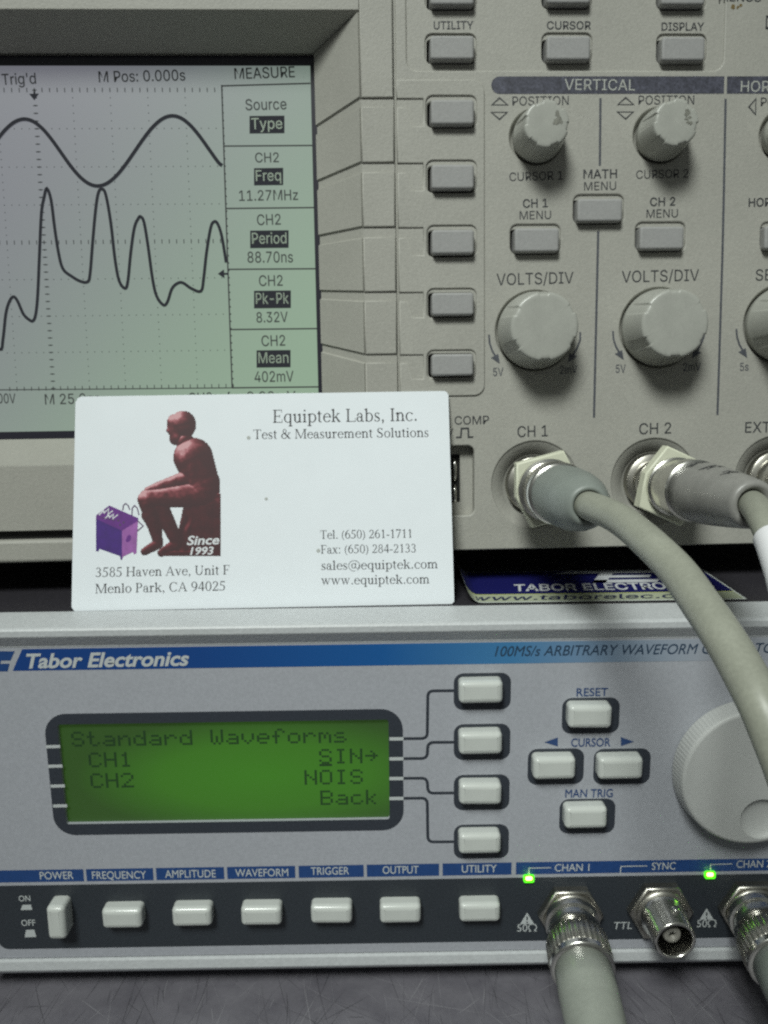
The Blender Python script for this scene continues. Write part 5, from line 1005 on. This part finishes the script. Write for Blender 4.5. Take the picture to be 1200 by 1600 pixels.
for P in ([(0, 0), (3.5, 0), (9, 11), (5.5, 11)], [(0, 0), (16.5, 0), (18, 2.6), (1.3, 2.6)], [(3, 4.4), (16, 4.4), (17.2, 6.6), (4, 6.6)], [(-8, 8.6), (20, 8.6), (21.2, 11), (-3, 11)]):
    shpoly([(e0 - 2 + a, 15.2 + b) for a, b in P], 2, 0.12 + 0.01 * P[0][1])
mb.build('sticker_print', [M['st_blue'], M['st_strip'], M['st_white'], M['st_navy'], M['st_edge']], sticker)

# ================================================================== BUSINESS CARD
mb = MB()
a0, b0, a1, b1 = -44.45, 0.0, 44.45, 50.8
outl = [(a0 + .8, b0), (a1 - .6, b0), (a1, b0 + .6), (a1, b1 - 1.0), (a1 - .35, b1 - .3), (a1 - 1.0, b1), (a0 + 1.2, b1), (a0 + .5, b1 - .5), (a0, b1 - 1.4), (a0 + .1, b0 + 1.0)]
prism(mb, K, outl, (), -0.32, 0.0, 0.05, 1, 0, True)
card = mb.build('business_card', [M['paper'], M['paper_edge']], None)
tag(card, 'white business card with a dark red statue and a purple box, leaning on the oscilloscope', 'business card')
mb = MB()
for s, u0, v0, u1, v1, c in (('Equiptek Labs, Inc.', 426.5, 660.5, 651, 657.5, 20), ('Test & Measurement Solutions', 396, 686, 669.5, 682.5, 14.6), ('Tel. (650) 261-1711', 500.5, 842, 643, 840, 13.2), ('Fax: (650) 284-2133', 501.5, 865, 649.5, 863, 13.2),
                            ('sales@equiptek.com', 502.5, 890.5, 684, 887.8, 14.2), ('www.equiptek.com', 501.5, 913.5, 671, 911.5, 14.2), ('3585 Haven Ave, Unit F', 149.5, 901.5, 358.5, 897.5, 14.6), ('Menlo Park, CA 94025', 149, 927, 351.5, 922.5, 14.6)):
    serif(mb, K, s, u0, v0, u1, v1, c)
mb.build('card_lettering', M['card_ink'], card)
mb = MB()
for u, v, r in ((416, 779.5, 2.6), (388.5, 684, 3.0), (497.5, 860.5, 3.2)):
    sheet(mb, K, ring(*K.at(u, v), r * K.mm(u, v), 10), (), 0.04)
mb.build('card_specks', M['smudge'], card)
# the picture: a plain seated statue in reds
def statue_print():
    """A little photograph printed in reds: a plain seated figure on a block, looking straight ahead, hand on its knee."""
    caps = [((318, 764, 26), (318, 756, 26)), ((316, 752, 26), (302, 716, 31)), ((300, 708, 20), (288, 690, 14)), ((286, 662, 20), (287, 666, 19)), ((274, 660, 13), (277, 684, 12)), ((267, 668, 6), (265, 673, 5.0)), ((273, 688, 8), (282, 688, 10)),
            ((306, 708, 17), (294, 748, 13)), ((294, 748, 13), (243, 764, 8)), ((243, 764, 7.5), (231, 768, 6)), ((318, 772, 21), (232, 780, 15)), ((306, 768, 17), (246, 770, 13)),
            ((229, 782, 14), (247, 846, 8)), ((233, 806, 12), (245, 830, 9)), ((247, 850, 8), (226, 862, 6)), ((246, 784, 14), (276, 846, 10)), ((276, 850, 9), (252, 864, 6)),
            ((326, 790, 16), (330, 850, 14))]
    def height(x, y):
        h = -1.0
        for k, ((x0, y0, r0), (x1, y1, r1)) in enumerate(caps):
            dx, dy = x1 - x0, y1 - y0; L = dx * dx + dy * dy; t = 0 if L == 0 else min(1, max(0, ((x - x0) * dx + (y - y0) * dy) / L))
            r = r0 + (r1 - r0) * t; d2 = (x - x0 - t * dx) ** 2 + (y - y0 - t * dy) ** 2
            if d2 < r * r: h = max(h, math.sqrt(r * r - d2) + (6 if k in (7, 8, 9) else 4 if k in (10, 12, 13, 14) else 0))
        if 270 + (868 - y) * .22 < x < 345 and 782 < y < 868: h = max(h, 2.0 + 1.5 * math.sin(x * .45 + math.sin(y * .13) * 2))
        if 300 < x < 345 and 772 < y < 868: h = max(h, 14.0)
        if 252 < x < 345 and 862 < y < 869: h = max(h, 6.0)
        return h
    from mathutils import noise
    def shade(x, y):
        e = 0.8; h = height(x, y); g = lambda a, b: (lambda v: v if v > 0 else h - 9)(height(a, b))
        nx, ny = g(x + e, y) - g(x - e, y), g(x, y + e) - g(x, y - e)
        rough = noise.fractal(Vector((x * .05, y * .12, 1.7)), 1.0, 2.0, 3)
        nx += rough * 0.55; ny += noise.fractal(Vector((x * .10, y * .10, 5.1)), 1.0, 2.0, 3) * 0.6
        n = Vector((-nx, -ny, 2 * e)).normalized(); l = max(0, n.dot(Vector((-.52, -.70, .49)))); sp_ = l ** 5
        v = 0.06 + 0.44 * l ** 1.6 + 0.85 * sp_
        if y > 788 and h < 18: v *= 0.5
        return min(1.0, v)
    x0, x1, y0, y1, st = 206.0, 346.0, 640.0, 870.0, 1.25
    nx_, ny_ = int((x1 - x0) / st), int((y1 - y0) / st); mb = MB(); ids = {}; cols = []
    A, B, Cc, D = (Vector(K.at(u, v)) for u, v in ((x0, y0), (x1, y0), (x0, y1), (x1, y1)))
    for j in range(ny_):
        for i in range(nx_):
            x, y = x0 + (i + .5) * st, y0 + (j + .5) * st
            if height(x, y) <= 0: continue
            f = []
            for di, dj in ((0, 1), (1, 1), (1, 0), (0, 0)):
                k = (i + di, j + dj)
                if k not in ids:
                    fu, fv = k[0] / nx_, k[1] / ny_; p = A * (1 - fu) * (1 - fv) + B * fu * (1 - fv) + Cc * (1 - fu) * fv + D * fu * fv
                    ids[k] = mb.vert(K.pt(p.x, p.y, 0.05)); cols.append(shade(x0 + k[0] * st, y0 + k[1] * st))
                f.append(ids[k])
            mb.face(f, 0)
    m = mat('printed_picture_red', (0.1, 0.02, 0.02), 0.6); t = m.node_tree; at_ = t.nodes.new('ShaderNodeAttribute'); at_.attribute_name = 'tone'; c = t.nodes.new('ShaderNodeValToRGB'); E = c.color_ramp.elements
    E[0].position = 0.0; E[0].color = (0.030, 0.006, 0.009, 1); E[1].position = 1.0; E[1].color = (0.60, 0.33, 0.35, 1)
    for p_, k in ((0.25, (0.065, 0.008, 0.012)), (0.52, (0.165, 0.027, 0.036)), (0.80, (0.38, 0.12, 0.14))): q = E.new(p_); q.color = (*k, 1)
    t.links.new(at_.outputs['Fac'], c.inputs[0]); t.links.new(c.outputs[0], t.nodes['Principled BSDF'].inputs['Base Color'])
    o = mb.build('statue_picture', m, card); a = o.data.attributes.new('tone', 'FLOAT', 'POINT'); a.data.foreach_set('value', cols)
statue_print()
def kp(P, m, h): pxpoly(mb, K, P, h, m)
def sm(P, n=4):
    Q = [(a, b, 0) for a, b in P]; L = len(Q); out = []
    for i in range(L):
        a, b, c, d = (Vector(Q[(i + k) % L]) for k in (-1, 0, 1, 2))
        for k in range(n):
            t = k / n; q = 0.5 * (2 * b + (c - a) * t + (2 * a - 5 * b + 4 * c - d) * t * t + (3 * b - a - 3 * c + d) * t ** 3); out.append((q.x, q.y))
    return out
mb = MB()
text(mb, K, 'Since', 292, 851.5, 343, 850, 13.5, 0.025, 0.2, 0.10, 0); text(mb, K, '1993', 297, 867, 334, 866, 11.5, 0.025, 0.2, 0.10, 0)
mb.build('picture_lettering', M['st_white'], card)
mb = MB()
z = lambda P: [(100 + x / 3.75, 600 + y / 3.75) for x, y in P]
M['p_dark'] = mat('print_deep_violet', (0.040, 0.004, 0.16), 0.6, mottle=0.2, mscale=500); M['p_mid'] = mat('print_purple', (0.11, 0.012, 0.20), 0.6, mottle=0.2, mscale=500); M['p_light'] = mat('print_mauve', (0.28, 0.09, 0.33), 0.6, mottle=0.2, mscale=500); M['p_ink'] = mat('print_violet_ink', (0.07, 0.03, 0.10), 0.6)
kp(z([(188, 772), (340, 858), (340, 1030), (332, 1030), (328, 1008), (206, 965), (204, 980), (188, 980)]), 0, 0.05)
kp(z([(340, 858), (434, 800), (425, 992), (412, 998), (402, 985), (346, 1012), (340, 1030)]), 2, 0.052)
kp(z([(190, 768), (266, 712), (436, 786), (434, 802), (340, 860), (188, 790)]), 1, 0.054)
kp(sm(z([(362, 915), (378, 885), (392, 890), (390, 915), (372, 928)])), 1, 0.06)
for P in ([(205, 768), (232, 742), (236, 756), (262, 730), (258, 764), (286, 742)], [(238, 790), (262, 768), (268, 782), (290, 762), (286, 790), (316, 765)]): pxline(mb, K, z(P), 1.9, 0.062, 3)
pxline(mb, K, z([(216, 782), (300, 800)]), 1.3, 0.064, 4)
for P in ([(345, 740), (348, 712), (362, 700), (376, 712), (386, 738)], [(398, 772), (400, 728), (414, 712), (430, 728), (440, 768)], [(430, 800), (464, 832), (430, 862)]): pxline(mb, K, z(P), 1.7, 0.062, 4)
for x, y in ((318, 800), (350, 812), (330, 826)): sheet(mb, K, ring(*K.at(100 + x / 3.75, 600 + y / 3.75), 0.3, 8), (), 0.066, 4)
mb.build('instrument_picture', [M['p_dark'], M['p_mid'], M['p_light'], M['st_white'], M['p_ink']], card)

# ================================================================== CABLES
def hexcollar(mb, ax, h0, h1, rot_deg, m=0, k=1.0):
    P = [(5.6, 7.7), (-5.6, 7.7), (-7.5, 0), (-5.6, -7.7), (5.6, -7.7), (7.5, 0)]; c, s = math.cos(math.radians(rot_deg)), math.sin(math.radians(rot_deg))
    prism(mb, ax, [((x * c - y * s) * k, (x * s + y * c) * k) for x, y in P], (), h0, h1, 0.35, 2, m, True)
def knurl(n, amp): return lambda t, h, r: r + amp * (1 if math.cos(t * n) > 0 else -1)
def plug_and_cable(name, label, ax, parts, path, rc, cable_m='cable', group=None):
    t = thing(name, label, 'cable', ax.o, group)
    for nm, fn in parts: fn(nm, t)
    t['group'] = 'grey coaxial cables plugged into the two instruments'
    mb = MB(); tube(mb, spline(path, 8), rc, 28); mb.build('jacket', M[cable_m], t)
    return t
# channel 1 lead of the oscilloscope
A1 = axis_on(S, 836, 757)
def p_collar(ax, h0, h1, rot_deg):
    def f(nm, t): mb = MB(); hexcollar(mb, ax, h0, h1, rot_deg); mb.build(nm, M['cream'], t)
    return f
def p_lathe(ax, prof, m, mod=None, seg=64, sharp=()):
    def f(nm, t): mb = MB(); lathe(mb, ax, prof, seg, mod, 0, True, sharp); mb.build(nm, M[m], t)
    return f
plug_and_cable('coaxial_cable', 'thick grey cable looping down from the CH 1 socket, cream hexagonal collar on its plug', A1,
    [('collar', p_collar(A1, 10.6, 13.6, 14)),
     ('coupling_ring', p_lathe(A1, [(8.5, 5.6), (13.6, 6.3), (13.65, 7.1), (15.2, 7.15), (15.4, 6.5), (18.0, 6.45), (18.2, 6.5), (21.0, 6.5), (21.2, 6.95), (23.2, 6.95), (23.8, 6.4), (23.8, 4)], 'chrome', None, 64, (2, 3, 4, 5, 6, 7, 8))),
     ('knurled_band', p_lathe(A1, [(18.2, 6.45), (18.5, 6.72), (20.8, 6.72), (21.0, 6.4)], 'dull_metal', knurl(60, 0.05), 240)),
     ('boot', p_lathe(A1, [(23.7, 5.9), (24.0, 6.2), (26, 6.42), (31, 6.5), (36, 6.3), (40.5, 5.75), (43.8, 4.95), (45.6, 4.1), (46.2, 3.6), (46.2, 3.0), (44.5, 2.6)], 'boot_green'))],
    [A1.pt(0, 0, 40), A1.pt(0, 0, 46), cam(962, 808, 145), cam(1005, 840, 134), cam(1057, 891, 123), cam(1096, 945, 115), cam(1124, 986, 110), cam(1151, 1030, 106), cam(1186, 1095, 101), cam(1208, 1145, 99), cam(1238, 1222, 97), cam(1262, 1300, 96), cam(1285, 1420, 96), cam(1300, 1560, 97), W3(62, -104, -62), W3(78, -122, BZ + 14), W3(110, -150, BZ + 2.8), W3(190, -215, BZ + 2.8), W3(300, -260, BZ + 2.8)], 2.75)
A2 = axis_on(S, 1022, 752.5)
def writing(nm, t):
    mb = MB(); q = random.Random(3)
    for row, (h0, a0) in enumerate(((28.5, 98), (35, 94), (42, 98))):
        for k in range(4 - (row == 2)):
            for s in range(3):
                th = math.radians(a0 - 12 + row * 0 + k * 9 + s * 3); hh_ = h0 + q.uniform(-.9, 1.2)
                rr = 6.58 - max(0, hh_ - 30) * 0.088
                P = Axis(A2.pt(rr * math.cos(th), rr * math.sin(th), hh_), A2.X * math.cos(th) + A2.Z * math.sin(th), A2.N)
                w, l = 0.22, q.uniform(.45, .95); ang = q.uniform(-1.2, 1.2); c, s_ = math.cos(ang), math.sin(ang)
                sheet(mb, P, [(c * x - s_ * y, s_ * x + c * y) for x, y in ((-l, -w), (l, -w), (l, w), (-l, w))], (), 0.04 + q.random() * 0.02)
    mb.build(nm, M['ink'], t)
c2 = plug_and_cable('coaxial_cable', 'grey cable plugged into the CH 2 socket, brownish marked boot and white sleeve', A2,
    [('collar', p_collar(A2, 9.8, 13.0, -25)),
     ('coupling_ring', p_lathe(A2, [(4, 5.0), (4.1, 5.6), (9.0, 5.6), (9.8, 6.0), (13.0, 6.2), (13.0, 6.7), (14.2, 6.75), (14.4, 6.35), (20.2, 6.35), (20.4, 6.8), (24.6, 6.8), (25.0, 6.3), (25.0, 4)], 'chrome', None, 64, (4, 5, 6, 7, 8, 9, 10))),
     ('boot', p_lathe(A2, [(24.9, 5.9), (25.2, 6.35), (30, 6.5), (36, 6.1), (44, 5.35), (50, 4.7), (51, 4.3), (51.2, 3.4), (49.5, 2.5)], 'boot_brown')),
     ('handwriting', writing)],
    [A2.pt(0, 0, 43), A2.pt(0, 0, 50), cam(1196, 818, 141), cam(1211, 853, 136), cam(1227, 903, 132), cam(1238, 953, 130), cam(1247, 1013, 128), cam(1256, 1100, 126), W3(92, -62, -40), W3(112, -74, -74), W3(145, -92, BZ + 2.7), W3(230, -130, BZ + 2.7), W3(340, -150, BZ + 2.7)], 2.6)
mb = MB(); sp_ = spline([cam(1205.5, 840, 137.6), cam(1211, 853, 136), cam(1227, 903, 132), cam(1238, 953, 130), cam(1247, 1013, 128)], 8); tube(mb, sp_, 2.95, 28); mb.build('white_sleeve', M['sleeve'], c2)
# generator leads
def lead(name, label, ax, m_boot, down, group=None):
    ax = Axis(ax.o, ax.N - 0.065 * ax.X - 0.03 * ax.Z, ax.Z)
    prof_ring = [(3.0, 5.4), (3.2, 6.3), (5.0, 6.3), (5.3, 5.75), (7.0, 5.75), (7.2, 6.2), (10.2, 6.3), (10.4, 6.6), (10.8, 6.7)]
    return plug_and_cable(name, label, ax,
        [('coupling_ring', p_lathe(ax, prof_ring, 'chrome', None, 64, (1, 2, 3, 4, 5))),
         ('knurled_band', p_lathe(ax, [(10.8, 6.6), (11.1, 6.95), (16.4, 7.05), (16.8, 6.7)], 'dull_metal', knurl(34, 0.12), 272)),
         ('end_ring', p_lathe(ax, [(16.8, 6.75), (17.0, 7.0), (18.4, 7.0), (18.8, 6.6), (18.8, 4)], 'chrome', None, 64, (1, 2))),
         ('boot', p_lathe(ax, [(18.7, 5.8), (19.0, 6.2), (26, 6.3), (34, 6.1), (44, 5.2), (52, 4.2), (55, 3.6), (55, 2.6)], m_boot))],
        [ax.pt(0, 0, 50), ax.pt(0, 0, 58), ax.pt(0, -3, 72)] + [W3(ax.pt(0, 0, d).x + dx, -d, z) for d, dx, z in ((96, 1, -84), (128, 4, BZ + 2.7), (190, 14, BZ + 2.7), (300, 40, BZ + 2.7))], 2.6)
lead('coaxial_cable', 'grey cable with metal plug and pale boot on the generator CHAN 1 socket, running down', CH1G, 'boot_olive', 0)
lead('coaxial_cable', 'grey cable with metal plug on the generator CHAN 2 socket, beside the right-hand green light', CH2G, 'boot_green', 0)
